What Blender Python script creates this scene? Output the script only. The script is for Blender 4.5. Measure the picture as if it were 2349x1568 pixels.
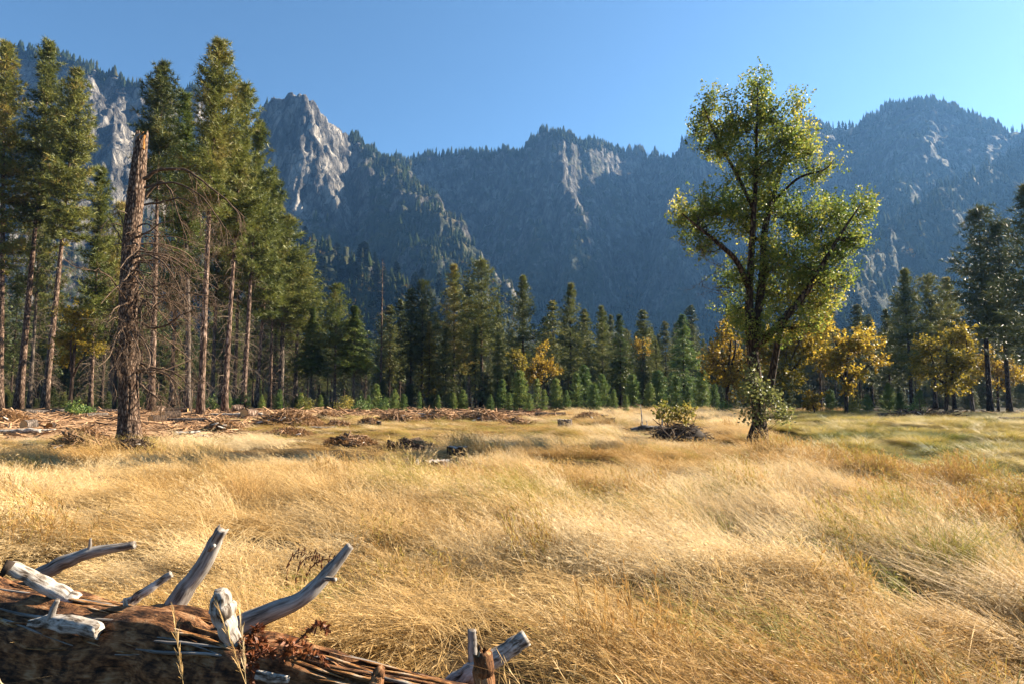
import bpy, math, random
import numpy as np
from mathutils import Vector, Matrix

for o in list(bpy.data.objects):
    bpy.data.objects.remove(o)
SC = bpy.context.scene
COL = SC.collection

# ------------------------------------------------------------------ camera
CAM_H = 1.65
FPX = 1435.0                      # focal length in pixels of a 2349 px wide picture
PITCH = math.atan(128.0 / FPX)
cam_d = bpy.data.cameras.new('camera')
cam_d.sensor_width = 36.0
cam_d.lens = 36.0 * FPX / 2349.0
cam_d.clip_start = 0.05
cam_d.clip_end = 20000
cam = bpy.data.objects.new('camera', cam_d)
COL.objects.link(cam)
cam.location = (0, 0, CAM_H)
cam.rotation_euler = (math.radians(90) + PITCH, 0, 0)
SC.camera = cam

# ------------------------------------------------------------------ sky, sun, exposure
SUN_AZ = math.radians(67.0)       # clockwise from +Y (towards +X)
SUN_EL = math.radians(28.5)
world = bpy.data.worlds.new('World')
SC.world = world
world.use_nodes = True
wn = world.node_tree
wn.nodes.clear()
sky = wn.nodes.new('ShaderNodeTexSky')
sky.sky_type = 'NISHITA'
sky.sun_disc = False
sky.sun_elevation = SUN_EL
sky.sun_rotation = SUN_AZ
sky.altitude = 1200
sky.air_density = 1.0
sky.dust_density = 0.9
sky.ozone_density = 2.0
bg = wn.nodes.new('ShaderNodeBackground')
bg.inputs['Strength'].default_value = 0.05
wo = wn.nodes.new('ShaderNodeOutputWorld')
cc = wn.nodes.new('ShaderNodeMixRGB')       # one colour balance for the whole sky
cc.blend_type = 'MULTIPLY'
cc.inputs[0].default_value = 1.0
cc.inputs[2].default_value = (0.57, 0.75, 0.81, 1)
wn.links.new(sky.outputs[0], cc.inputs[1])
wn.links.new(cc.outputs[0], bg.inputs[0])
wn.links.new(bg.outputs[0], wo.inputs[0])
sun_d = bpy.data.lights.new('sun', 'SUN')
sun_d.energy = 5.0
sun_d.angle = math.radians(0.53)
sun_d.color = (1.0, 0.87, 0.67)
sun = bpy.data.objects.new('sun', sun_d)
COL.objects.link(sun)
SUNV = Vector((math.sin(SUN_AZ) * math.cos(SUN_EL), math.cos(SUN_AZ) * math.cos(SUN_EL), math.sin(SUN_EL)))
sun.rotation_euler = SUNV.to_track_quat('Z', 'Y').to_euler()
sun.location = SUNV * 60
vs = SC.view_settings
vs.view_transform = 'Standard'
vs.look = 'None'
vs.gamma = 1.0
vs.exposure = 2.2
vs.use_curve_mapping = False
SC.render.film_transparent = False
cy = SC.cycles
cy.max_bounces = 3
cy.diffuse_bounces = 1
cy.glossy_bounces = 1
cy.transmission_bounces = 1
cy.volume_bounces = 0
cy.transparent_max_bounces = 4
cy.use_denoising = True
cy.sample_clamp_indirect = 3.0
cy.use_adaptive_sampling = True
cy.adaptive_threshold = 0.005

# ------------------------------------------------------------------ helpers
HAZE_D = 0.000075
ST, CT = math.sin(PITCH), math.cos(PITCH)


def ray(px, py):
    u = (px - 1174.5) / FPX
    v = (784.0 - py) / FPX
    return np.array([u, CT - v * ST, ST + v * CT])


def at(px, py, D):
    """point seen at picture position px, py that stands at forward distance D"""
    d = ray(px, py)
    return np.array([0, 0, CAM_H]) + d * (D / d[1])


def ground_at(px, py, z=0.0):
    d = ray(px, py)
    t = (z - CAM_H) / d[2]
    return np.array([0, 0, CAM_H]) + d * t


def hit(px, py):
    """forward distance at which the ground shows at picture position px, py"""
    D = np.geomspace(2.2, 90.0, 600)
    d = ray(px, py)
    t = D / d[1]
    z = CAM_H + d[2] * t
    h = gz(d[0] * t, D)
    k = np.where(z <= h)[0]
    return float(D[k[0]]) if len(k) else 90.0


def _hash(ix, iy, iz, seed):
    h = (ix.astype(np.int64) * 374761393 + iy.astype(np.int64) * 668265263 + iz.astype(np.int64) * 2147483647 + seed * 1274126177) & 0xffffffff
    h = ((h ^ (h >> 13)) * 1274126177) & 0xffffffff
    h = ((h ^ (h >> 16)) * 2246822519) & 0xffffffff
    h = h ^ (h >> 15)
    return (h & 0xffffff).astype(np.float64) / 0xffffff


def vnoise(x, y, z=None, seed=0):
    x = np.asarray(x, float); y = np.asarray(y, float)
    x0 = np.floor(x); y0 = np.floor(y)
    fx = x - x0; fy = y - y0
    fx = fx * fx * fx * (fx * (fx * 6 - 15) + 10); fy = fy * fy * fy * (fy * (fy * 6 - 15) + 10)
    if z is None:
        zi = np.zeros_like(x0)
        a = _hash(x0, y0, zi, seed); b = _hash(x0 + 1, y0, zi, seed)
        c = _hash(x0, y0 + 1, zi, seed); d = _hash(x0 + 1, y0 + 1, zi, seed)
        return (a * (1 - fx) + b * fx) * (1 - fy) + (c * (1 - fx) + d * fx) * fy
    z = np.asarray(z, float)
    z0 = np.floor(z); fz = z - z0; fz = fz * fz * (3 - 2 * fz)
    r = 0
    for k in (0, 1):
        a = _hash(x0, y0, z0 + k, seed); b = _hash(x0 + 1, y0, z0 + k, seed)
        c = _hash(x0, y0 + 1, z0 + k, seed); d = _hash(x0 + 1, y0 + 1, z0 + k, seed)
        v = (a * (1 - fx) + b * fx) * (1 - fy) + (c * (1 - fx) + d * fx) * fy
        r = r + v * (fz if k else (1 - fz))
    return r


def fbm(x, y, z=None, seed=0, octv=4, gain=0.5, lac=2.03):
    s = 0; a = 1; n = 0
    for i in range(octv):
        s = s + a * vnoise(np.asarray(x) * lac ** i + 17.3 * i, np.asarray(y) * lac ** i - 9.1 * i, None if z is None else np.asarray(z) * lac ** i, seed + i * 7)
        n += a; a *= gain
    return s / n


def ridged(x, y, z=None, seed=0, octv=4, gain=0.5, lac=2.1):
    s = 0; a = 1; n = 0
    for i in range(octv):
        v = vnoise(np.asarray(x) * lac ** i + 31.7 * i, np.asarray(y) * lac ** i + 5.1 * i, None if z is None else np.asarray(z) * lac ** i, seed + i * 11)
        s = s + a * (1 - np.abs(2 * v - 1)); n += a; a *= gain
    return s / n


def sstep(a, b, x):
    t = np.clip((np.asarray(x, float) - a) / (b - a), 0, 1)
    return t * t * (3 - 2 * t)


def mesh_np(name, V, F, smooth=False):
    """mesh from numpy verts and equal-size faces (or a list of such arrays)"""
    V = np.asarray(V, np.float32)
    Fs = F if isinstance(F, list) else [F]
    Fs = [np.asarray(f, np.int32) for f in Fs if len(f)]
    me = bpy.data.meshes.new(name)
    me.vertices.add(len(V)); me.vertices.foreach_set('co', V.ravel())
    nl = sum(f.size for f in Fs); nf = sum(len(f) for f in Fs)
    me.loops.add(nl); me.polygons.add(nf)
    me.loops.foreach_set('vertex_index', np.concatenate([f.ravel() for f in Fs]))
    tot = np.concatenate([np.full(len(f), f.shape[1], np.int32) for f in Fs])
    st = np.concatenate([[0], np.cumsum(tot)[:-1]]).astype(np.int32)
    me.polygons.foreach_set('loop_start', st)
    me.polygons.foreach_set('loop_total', tot)
    if smooth:
        me.polygons.foreach_set('use_smooth', np.ones(nf, bool))
    me.update(calc_edges=True)
    return me


def link(name, me, mat=None, parent=None):
    o = bpy.data.objects.new(name, me)
    COL.objects.link(o)
    if mat is not None and me is not None and len(me.materials) == 0:
        me.materials.append(mat)
    if parent is not None:
        o.parent = parent
    return o


def tag(o, label, cat, group=None):
    o['label'] = label; o['category'] = cat
    if group:
        o['group'] = group
    return o


def thing(name, label, cat, loc=(0, 0, 0), group=None):
    o = bpy.data.objects.new(name, None)
    o.empty_display_size = 0.3
    COL.objects.link(o)
    o.location = loc
    return tag(o, label, cat, group)


class MB:
    """collects pieces of geometry into one mesh"""
    def __init__(self):
        self.V = []; self.T = []; self.Q = []; self.n = 0

    def add(self, V, F):
        V = np.asarray(V, float); F = np.asarray(F, np.int64)
        if len(V) == 0 or len(F) == 0:
            return
        (self.T if F.shape[1] == 3 else self.Q).append(F + self.n)
        self.V.append(V); self.n += len(V)

    def mesh(self, name, smooth=False):
        fs = []
        if self.T: fs.append(np.concatenate(self.T))
        if self.Q: fs.append(np.concatenate(self.Q))
        return mesh_np(name, np.concatenate(self.V), fs, smooth)

    def obj(self, name, mat, parent=None, smooth=False):
        return link(name, self.mesh(name, smooth), mat, parent)


def tube(P, R, k=8, jit=0.0, rng=None, cap=True, flute=0.0, seed=0):
    """tube round a polyline, returns (V, quads, tris for caps)"""
    P = np.asarray(P, float); R = np.asarray(R, float)
    n = len(P)
    T = np.gradient(P, axis=0)
    T /= np.linalg.norm(T, axis=1)[:, None] + 1e-9
    up = np.array([0.13, 0.21, 1.0]) if abs(T[0][2]) < 0.9 else np.array([1.0, 0.1, 0.05])
    V = []
    a = np.arange(k) * 2 * math.pi / k
    prev = None
    for i in range(n):
        if prev is None:
            s = np.cross(T[i], up)
        else:
            s = prev - T[i] * np.dot(prev, T[i])
        s /= np.linalg.norm(s) + 1e-9
        prev = s
        b = np.cross(T[i], s)
        r = np.full(k, R[i])
        if flute:
            r = r * (1 + flute * (2 * vnoise(np.cos(a) * 2.2 + 7, np.sin(a) * 2.2 + 3, np.full(k, i * 0.25), seed) - 1))
        if jit and rng is not None:
            r = r * (1 + jit * rng.uniform(-1, 1, k))
        V.append(P[i] + np.outer(np.cos(a) * r, s) + np.outer(np.sin(a) * r, b))
    V = np.concatenate(V)
    i = np.arange(n - 1)[:, None] * k; j = np.arange(k)[None, :]
    j2 = (j + 1) % k
    Q = np.stack([i + j, i + j2, i + k + j2, i + k + j], -1).reshape(-1, 4)
    C = []
    if cap:
        V = np.concatenate([V, P[:1], P[-1:]])
        c0, c1 = n * k, n * k + 1
        jj = np.arange(k)
        C = np.concatenate([np.stack([(jj + 1) % k, jj, np.full(k, c0)], -1),
                            np.stack([(n - 1) * k + jj, (n - 1) * k + (jj + 1) % k, np.full(k, c1)], -1)])
    return V, Q, C


def add_tube(mb, P, R, k=8, **kw):
    V, Q, C = tube(P, R, k, **kw)
    n0 = mb.n
    mb.add(V, Q)
    if len(C):
        mb.T.append(np.asarray(C, np.int64) + n0)


def smooth_path(P, n):
    """Catmull-Rom through the points"""
    P = np.asarray(P, float)
    Q = np.concatenate([[2 * P[0] - P[1]], P, [2 * P[-1] - P[-2]]])
    t = np.linspace(0, len(P) - 1 - 1e-6, n)
    i = t.astype(int); f = (t - i)[:, None]
    p0, p1, p2, p3 = Q[i], Q[i + 1], Q[i + 2], Q[i + 3]
    return 0.5 * (2 * p1 + (p2 - p0) * f + (2 * p0 - 5 * p1 + 4 * p2 - p3) * f ** 2 + (3 * p1 - p0 - 3 * p2 + p3) * f ** 3)


def lerp_path(vals, n):
    vals = np.asarray(vals, float)
    return np.interp(np.linspace(0, len(vals) - 1, n), np.arange(len(vals)), vals)


def frames(D, rng, up=(0, 0, 1), roll=None):
    """rotation matrices whose x axis is D, with random or given roll about it"""
    D = D / (np.linalg.norm(D, axis=1)[:, None] + 1e-9)
    u = np.broadcast_to(np.array(up, float), D.shape) + rng.normal(0, 0.02, D.shape)
    s = np.cross(u, D); s /= np.linalg.norm(s, axis=1)[:, None] + 1e-9
    n = np.cross(D, s)
    if roll is None:
        roll = rng.uniform(0, 2 * math.pi, len(D))
    c, sn = np.cos(roll)[:, None], np.sin(roll)[:, None]
    s2 = s * c + n * sn; n2 = -s * sn + n * c
    return np.stack([D, s2, n2], axis=2)          # columns


def stamp(TV, TF, P, M, S):
    """copies of template TV, TF at P with rotation M and scale S"""
    N, k = len(P), len(TV)
    V = np.einsum('nij,kj->nki', M, TV) * np.asarray(S).reshape(-1, 1, 1) + P[:, None, :]
    F = (np.arange(N) * k)[:, None, None] + TF[None]
    return V.reshape(-1, 3), F.reshape(-1, TF.shape[1])


# ------------------------------------------------------------------ materials
def new_mat(name):
    m = bpy.data.materials.new(name)
    m.use_nodes = True
    nt = m.node_tree
    nt.nodes.clear()
    return m, nt, nt.nodes.new('ShaderNodeOutputMaterial')


def N(nt, t, **kw):
    n = nt.nodes.new(t)
    for k, v in kw.items():
        if k.startswith('i_'):
            n.inputs[k[2:].replace('_', ' ')].default_value = v
        else:
            setattr(n, k, v)
    return n


def ramp(nt, stops, interp='LINEAR'):
    r = nt.nodes.new('ShaderNodeValToRGB')
    r.color_ramp.interpolation = interp
    e = r.color_ramp.elements
    while len(e) < len(stops):
        e.new(0.5)
    for el, (p, c) in zip(e, stops):
        el.position = p; el.color = (*c, 1)
    return r


def mat_leaf(name, stops, trans=0.35, rough=0.5, spec=0.3, noise_scale=0.6, tint=None, island=0.5):
    """foliage: colour varies leaf by leaf, clump by clump and plant by plant; lets light through"""
    m, nt, out = new_mat(name)
    L = nt.links.new
    geo = N(nt, 'ShaderNodeNewGeometry')
    tc = N(nt, 'ShaderNodeTexCoord')
    nz = N(nt, 'ShaderNodeTexNoise', i_Scale=noise_scale, i_Detail=2.0)
    L(tc.outputs['Object'], nz.inputs['Vector'])
    oi = N(nt, 'ShaderNodeObjectInfo')
    m1 = N(nt, 'ShaderNodeMath', operation='MULTIPLY'); m1.inputs[1].default_value = island
    L(geo.outputs['Random Per Island'], m1.inputs[0])
    m2 = N(nt, 'ShaderNodeMath', operation='MULTIPLY_ADD'); m2.inputs[1].default_value = 1.3; m2.inputs[2].default_value = -0.4
    L(nz.outputs['Fac'], m2.inputs[0])
    a1 = N(nt, 'ShaderNodeMath', operation='ADD'); L(m1.outputs[0], a1.inputs[0]); L(m2.outputs[0], a1.inputs[1])
    m3 = N(nt, 'ShaderNodeMath', operation='MULTIPLY_ADD'); m3.inputs[1].default_value = 0.35; L(oi.outputs['Random'], m3.inputs[0]); L(a1.outputs[0], m3.inputs[2])
    m4 = N(nt, 'ShaderNodeMath', operation='ADD'); m4.inputs[1].default_value = -0.10; L(m3.outputs[0], m4.inputs[0])
    r = ramp(nt, stops); L(m4.outputs[0], r.inputs[0])
    pb = N(nt, 'ShaderNodeBsdfPrincipled', i_Roughness=rough)
    pb.inputs['Specular IOR Level'].default_value = spec
    L(r.outputs[0], pb.inputs['Base Color'])
    tr = N(nt, 'ShaderNodeBsdfTranslucent')
    L(r.outputs[0], tr.inputs['Color'])
    mx = N(nt, 'ShaderNodeMixShader'); mx.inputs[0].default_value = trans
    L(pb.outputs[0], mx.inputs[1]); L(tr.outputs[0], mx.inputs[2])
    L(mx.outputs[0], out.inputs[0])
    return m


def mat_bark(name, c0, c1, c2=None, scale=(6, 6, 1.2), bump=0.6, dist=0.05, rough=0.9, moss=None):
    """fissured bark: plates stretched along the trunk"""
    m, nt, out = new_mat(name)
    L = nt.links.new
    tc = N(nt, 'ShaderNodeTexCoord')
    mp = N(nt, 'ShaderNodeMapping'); mp.inputs['Scale'].default_value = scale
    L(tc.outputs['Object'], mp.inputs[0])
    vo = N(nt, 'ShaderNodeTexVoronoi', feature='DISTANCE_TO_EDGE', i_Scale=1.0)
    nz = N(nt, 'ShaderNodeTexNoise', i_Scale=1.3, i_Detail=6.0, i_Roughness=0.65)
    L(mp.outputs[0], nz.inputs['Vector'])
    dm = N(nt, 'ShaderNodeMixRGB', blend_type='ADD'); dm.inputs[0].default_value = 0.9
    L(mp.outputs[0], dm.inputs[1]); L(nz.outputs['Color'], dm.inputs[2])
    L(dm.outputs[0], vo.inputs['Vector'])
    r = ramp(nt, [(0.0, tuple(x * 0.25 for x in c0)), (0.12, c0), (0.5, c1)])
    L(vo.outputs['Distance'], r.inputs[0])
    n2 = N(nt, 'ShaderNodeTexNoise', i_Scale=0.7, i_Detail=3.0)
    L(mp.outputs[0], n2.inputs['Vector'])
    r2 = ramp(nt, [(0.38, (0, 0, 0)), (0.66, (1, 1, 1))]); L(n2.outputs['Fac'], r2.inputs[0])
    mx = N(nt, 'ShaderNodeMixRGB'); L(r2.outputs[0], mx.inputs[0]); L(r.outputs[0], mx.inputs[1])
    mul = N(nt, 'ShaderNodeMixRGB', blend_type='MULTIPLY'); mul.inputs[0].default_value = 1.0
    L(r.outputs[0], mul.inputs[1]); mul.inputs[2].default_value = (*(c2 or (0.7, 0.7, 0.7)), 1)
    L(mul.outputs[0], mx.inputs[2])
    pb = N(nt, 'ShaderNodeBsdfPrincipled', i_Roughness=rough)
    pb.inputs['Specular IOR Level'].default_value = 0.15
    L(mx.outputs[0], pb.inputs['Base Color'])
    ad = N(nt, 'ShaderNodeMath', operation='MULTIPLY_ADD'); ad.inputs[1].default_value = 0.6
    L(nz.outputs['Fac'], ad.inputs[0]); L(vo.outputs['Distance'], ad.inputs[2])
    bp = N(nt, 'ShaderNodeBump', i_Strength=bump, i_Distance=dist)
    L(ad.outputs[0], bp.inputs['Height']); L(bp.outputs[0], pb.inputs['Normal'])
    L(pb.outputs[0], out.inputs[0])
    return m


def mat_wood(name, stops, scale=(3, 3, 30), bump=0.4, dist=0.01, rough=0.85, coord='Object'):
    """dry wood with grain"""
    m, nt, out = new_mat(name)
    L = nt.links.new
    tc = N(nt, 'ShaderNodeTexCoord')
    mp = N(nt, 'ShaderNodeMapping'); mp.inputs['Scale'].default_value = scale
    L(tc.outputs[coord], mp.inputs[0])
    nz = N(nt, 'ShaderNodeTexNoise', i_Scale=1.0, i_Detail=6.0, i_Roughness=0.7, i_Distortion=0.3)
    L(mp.outputs[0], nz.inputs['Vector'])
    geo = N(nt, 'ShaderNodeNewGeometry')
    ad = N(nt, 'ShaderNodeMath', operation='MULTIPLY_ADD'); ad.inputs[1].default_value = 0.35
    L(geo.outputs['Random Per Island'], ad.inputs[0]); L(nz.outputs['Fac'], ad.inputs[2])
    a2 = N(nt, 'ShaderNodeMath', operation='ADD'); a2.inputs[1].default_value = -0.17
    L(ad.outputs[0], a2.inputs[0])
    r = ramp(nt, stops); L(a2.outputs[0], r.inputs[0])
    pb = N(nt, 'ShaderNodeBsdfPrincipled', i_Roughness=rough)
    pb.inputs['Specular IOR Level'].default_value = 0.15
    L(r.outputs[0], pb.inputs['Base Color'])
    bp = N(nt, 'ShaderNodeBump', i_Strength=bump, i_Distance=dist)
    L(nz.outputs['Fac'], bp.inputs['Height']); L(bp.outputs[0], pb.inputs['Normal'])
    L(pb.outputs[0], out.inputs[0])
    return m


def mat_grass(name, stops, trans=0.4):
    """dry grass: hue from the tuft's own tint, plus blade to blade variation"""
    m, nt, out = new_mat(name)
    L = nt.links.new
    at_ = N(nt, 'ShaderNodeAttribute', attribute_type='INSTANCER', attribute_name='tint')
    geo = N(nt, 'ShaderNodeNewGeometry')
    ad = N(nt, 'ShaderNodeMath', operation='MULTIPLY_ADD'); ad.inputs[1].default_value = 0.26
    L(geo.outputs['Random Per Island'], ad.inputs[0]); L(at_.outputs['Fac'], ad.inputs[2])
    a2 = N(nt, 'ShaderNodeMath', operation='ADD'); a2.inputs[1].default_value = -0.13
    L(ad.outputs[0], a2.inputs[0])
    r = ramp(nt, stops); L(a2.outputs[0], r.inputs[0])
    pb = N(nt, 'ShaderNodeBsdfPrincipled', i_Roughness=0.6)
    pb.inputs['Specular IOR Level'].default_value = 0.25
    L(r.outputs[0], pb.inputs['Base Color'])
    tr = N(nt, 'ShaderNodeBsdfTranslucent'); L(r.outputs[0], tr.inputs['Color'])
    mx = N(nt, 'ShaderNodeMixShader'); mx.inputs[0].default_value = trans
    L(pb.outputs[0], mx.inputs[1]); L(tr.outputs[0], mx.inputs[2])
    L(mx.outputs[0], out.inputs[0])
    return m


M = {}
M['pine'] = mat_leaf('pine_needles', [(0.1, (0.0445, 0.0605, 0.0165)), (0.45, (0.1157, 0.133, 0.0296)), (0.8, (0.2447, 0.2379, 0.0493)), (1.0, (0.3781, 0.262, 0.074))], trans=0.25, noise_scale=0.35)
M['pine_gold'] = mat_leaf('gold_pine_needles', [(0.1, (0.0417, 0.057, 0.0132)), (0.45, (0.1068, 0.1283, 0.0263)), (0.8, (0.1954, 0.1995, 0.0422)), (1.0, (0.2737, 0.2208, 0.0659))], trans=0.28, noise_scale=0.35)  # second, slightly greener needle tone for some of the pines
M['fir'] = mat_leaf('fir_needles', [(0.1, (0.0232, 0.0348, 0.0131)), (0.45, (0.0601, 0.0781, 0.0233)), (0.8, (0.1272, 0.1388, 0.0348)), (1.0, (0.2313, 0.1908, 0.0509))], trans=0.2, noise_scale=0.35)
M['cedar'] = mat_leaf('cedar_sprays', [(0.1, (0.0291, 0.0468, 0.0103)), (0.45, (0.0791, 0.1113, 0.0186)), (0.8, (0.1518, 0.1697, 0.031)), (1.0, (0.2375, 0.199, 0.0517))], trans=0.28, noise_scale=0.4)
M['young'] = mat_leaf('sapling_needles', [(0.1, (0.0396, 0.0748, 0.0213)), (0.45, (0.099, 0.1663, 0.0393)), (0.8, (0.2103, 0.2703, 0.057)), (1.0, (0.3464, 0.3325, 0.0891))], trans=0.25, noise_scale=0.8)
M['cotton'] = mat_leaf('cottonwood_leaves', [(0.05, (0.0429, 0.0711, 0.0148)), (0.45, (0.1216, 0.1693, 0.0295)), (0.75, (0.2431, 0.2657, 0.0473)), (1.0, (0.429, 0.3544, 0.0664))], trans=0.54, rough=0.5, spec=0.28, noise_scale=0.45, island=0.6)
M['cotton_low'] = mat_leaf('cottonwood_low_leaves', [(0.05, (0.066, 0.077, 0.0216)), (0.45, (0.187, 0.1925, 0.06)), (0.75, (0.33, 0.308, 0.108)), (1.0, (0.462, 0.396, 0.192))], trans=0.42, rough=0.5, spec=0.28, noise_scale=0.6, island=0.6)
M['oak'] = mat_leaf('golden_oak_leaves', [(0.05, (0.0916, 0.0549, 0.0127)), (0.4, (0.2241, 0.1372, 0.019)), (0.75, (0.3768, 0.2481, 0.0285)), (1.0, (0.489, 0.3657, 0.0475))], trans=0.52, noise_scale=0.25, island=.7)
M['oak_green'] = mat_leaf('turning_oak_leaves', [(0.05, (0.0584, 0.0509, 0.0097)), (0.4, (0.1518, 0.1302, 0.0169)), (0.75, (0.2453, 0.1911, 0.0242)), (1.0, (0.3739, 0.2688, 0.0363))], trans=0.5, noise_scale=0.25, island=.7)
M['shrub'] = mat_leaf('shrub_leaves', [(0.05, (0.069, 0.077, 0.015)), (0.4, (0.1725, 0.176, 0.03)), (0.75, (0.345, 0.275, 0.05)), (1.0, (0.483, 0.352, 0.08))], trans=0.4, noise_scale=0.9)
M['brown'] = mat_leaf('dry_needles', [(0.05, (0.10, 0.045, 0.016)), (0.4, (0.20, 0.10, 0.038)), (0.75, (0.32, 0.17, 0.07)), (1.0, (0.42, 0.26, 0.12))], trans=0.2, noise_scale=0.9)
M['fern'] = mat_leaf('dry_fern', [(0.05, (0.045, 0.012, 0.005)), (0.5, (0.12, 0.035, 0.012)), (1.0, (0.22, 0.08, 0.03))], trans=0.2, noise_scale=3)
M['bark_pine'] = mat_bark('ponderosa_bark', (0.13, 0.082, 0.058), (0.44, 0.325, 0.26), (0.6, 0.56, 0.52), scale=(5, 5, 1.2), bump=0.8, dist=0.06)
M['bark_dark'] = mat_bark('dark_bark', (0.055, 0.036, 0.025), (0.14, 0.095, 0.068), (0.7, 0.7, 0.7), scale=(6, 6, 1.4), bump=0.7, dist=0.05)
M['bark_grey'] = mat_bark('grey_bark', (0.12, 0.095, 0.078), (0.27, 0.22, 0.185), (0.75, 0.72, 0.7), scale=(7, 7, 1.5), bump=0.7, dist=0.04)
M['bark_snag'] = mat_bark('snag_bark', (0.095, 0.062, 0.044), (0.42, 0.315, 0.24), (0.70, 0.58, 0.50), scale=(13.0, 13.0, 4.2), bump=0.6, dist=0.05)
M['bark_cotton'] = mat_bark('cottonwood_bark', (0.050, 0.030, 0.018), (0.23, 0.145, 0.088), (0.7, 0.7, 0.7), scale=(9, 9, 2.2), bump=0.9, dist=0.06)
M['twig'] = mat_wood('dead_twigs', [(0.2, (0.075, 0.052, 0.035)), (0.5, (0.17, 0.125, 0.090)), (0.9, (0.30, 0.24, 0.185))], scale=(2, 2, 2), bump=0.0)
M['twig_dark'] = mat_wood('snag_branches', [(0.2, (0.045, 0.028, 0.018)), (0.5, (0.105, 0.068, 0.045)), (0.9, (0.21, 0.145, 0.10))], scale=(3, 3, 3), bump=0.2)
M['wood_grey'] = mat_wood('weathered_wood', [(0.15, (0.10, 0.078, 0.062)), (0.45, (0.27, 0.225, 0.19)), (0.75, (0.42, 0.37, 0.325)), (1.0, (0.56, 0.51, 0.46))], scale=(14, 14, 14), bump=0.8, dist=0.02)
M['wood_white'] = mat_wood('bleached_wood', [(0.1, (0.22, 0.17, 0.13)), (0.35, (0.50, 0.45, 0.39)), (0.8, (0.72, 0.68, 0.62))], scale=(10, 10, 10), bump=0.5, dist=0.015)
M['wood_cut'] = mat_wood('fresh_cut_wood', [(0.2, (0.28, 0.14, 0.05)), (0.5, (0.50, 0.29, 0.12)), (0.9, (0.66, 0.45, 0.23))], scale=(9, 9, 9), bump=0.2)
M['wood_orange'] = mat_wood('rotten_orange_wood', [(0.2, (0.07, 0.028, 0.010)), (0.45, (0.22, 0.088, 0.022)), (0.7, (0.38, 0.18, 0.05)), (1.0, (0.50, 0.33, 0.17))], scale=(9, 9, 9), bump=0.8, dist=0.02)
M['debris'] = mat_wood('wood_debris', [(0.15, (0.055, 0.030, 0.016)), (0.4, (0.20, 0.115, 0.060)), (0.7, (0.38, 0.23, 0.13)), (1.0, (0.60, 0.44, 0.30))], scale=(1.5, 1.5, 1.5), bump=0.0)
M['brush'] = mat_wood('brush_sticks', [(0.15, (0.04, 0.022, 0.013)), (0.45, (0.14, 0.082, 0.046)), (0.75, (0.28, 0.17, 0.10)), (1.0, (0.44, 0.32, 0.21))], scale=(1.5, 1.5, 1.5), bump=0.0)
M['brush_dark'] = mat_wood('dark_brush_sticks', [(0.15, (0.016, 0.010, 0.007)), (0.5, (0.05, 0.032, 0.022)), (0.8, (0.11, 0.075, 0.052)), (1.0, (0.26, 0.21, 0.16))], scale=(1.5, 1.5, 1.5), bump=0.0)
STRAW = [(0.0, (0.72, 0.56, 0.33)), (0.25, (0.63, 0.435, 0.195)), (0.45, (0.50, 0.305, 0.10)), (0.62, (0.29, 0.15, 0.046)), (0.74, (0.40, 0.30, 0.065)), (0.88, (0.31, 0.27, 0.055)), (1.0, (0.22, 0.225, 0.045))]
M['grass'] = mat_grass('dry_grass', STRAW, trans=0.33)
M['seed'] = mat_grass('seed_heads', [(0.0, (0.66, 0.53, 0.34)), (0.3, (0.56, 0.40, 0.20)), (0.55, (0.40, 0.24, 0.09)), (0.8, (0.34, 0.25, 0.06)), (1.0, (0.25, 0.22, 0.05))], trans=0.45)
M['sedge'] = mat_grass('sedge_blades', [(0.0, (0.62, 0.52, 0.30)), (0.3, (0.48, 0.35, 0.10)), (0.6, (0.36, 0.28, 0.055)), (0.8, (0.20, 0.20, 0.04)), (1.0, (0.08, 0.11, 0.02))], trans=0.4)


def mat_ground():
    m, nt, out = new_mat('meadow_soil')
    L = nt.links.new
    tc = N(nt, 'ShaderNodeTexCoord')
    n1 = N(nt, 'ShaderNodeTexNoise', i_Scale=0.35, i_Detail=8.0, i_Roughness=0.65); L(tc.outputs['Object'], n1.inputs['Vector'])
    n2 = N(nt, 'ShaderNodeTexNoise', i_Scale=7.0, i_Detail=6.0, i_Roughness=0.7); L(tc.outputs['Object'], n2.inputs['Vector'])
    r1 = ramp(nt, [(0.30, (0.030, 0.020, 0.010)), (0.5, (0.075, 0.047, 0.020)), (0.7, (0.13, 0.085, 0.036))]); L(n1.outputs['Fac'], r1.inputs[0])
    r2 = ramp(nt, [(0.30, (0.12, 0.066, 0.034)), (0.48, (0.30, 0.18, 0.098)), (0.62, (0.42, 0.27, 0.15)), (0.78, (0.56, 0.40, 0.25))]); L(n2.outputs['Fac'], r2.inputs[0])
    ch = N(nt, 'ShaderNodeAttribute', attribute_name='chips')
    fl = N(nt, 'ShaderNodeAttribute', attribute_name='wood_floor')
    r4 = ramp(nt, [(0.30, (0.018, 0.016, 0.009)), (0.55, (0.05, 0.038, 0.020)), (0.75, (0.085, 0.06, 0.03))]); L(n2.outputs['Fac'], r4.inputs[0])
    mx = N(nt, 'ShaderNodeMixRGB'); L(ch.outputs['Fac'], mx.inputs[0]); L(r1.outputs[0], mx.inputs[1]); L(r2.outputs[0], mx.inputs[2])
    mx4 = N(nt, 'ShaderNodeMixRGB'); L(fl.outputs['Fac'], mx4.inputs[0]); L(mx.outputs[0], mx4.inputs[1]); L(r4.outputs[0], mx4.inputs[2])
    pb = N(nt, 'ShaderNodeBsdfPrincipled', i_Roughness=0.95); pb.inputs['Specular IOR Level'].default_value = 0.1
    L(mx4.outputs[0], pb.inputs['Base Color'])
    bp = N(nt, 'ShaderNodeBump', i_Strength=0.8, i_Distance=0.08); L(n2.outputs['Fac'], bp.inputs['Height']); L(bp.outputs[0], pb.inputs['Normal'])
    L(pb.outputs[0], out.inputs[0])
    return m


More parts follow.
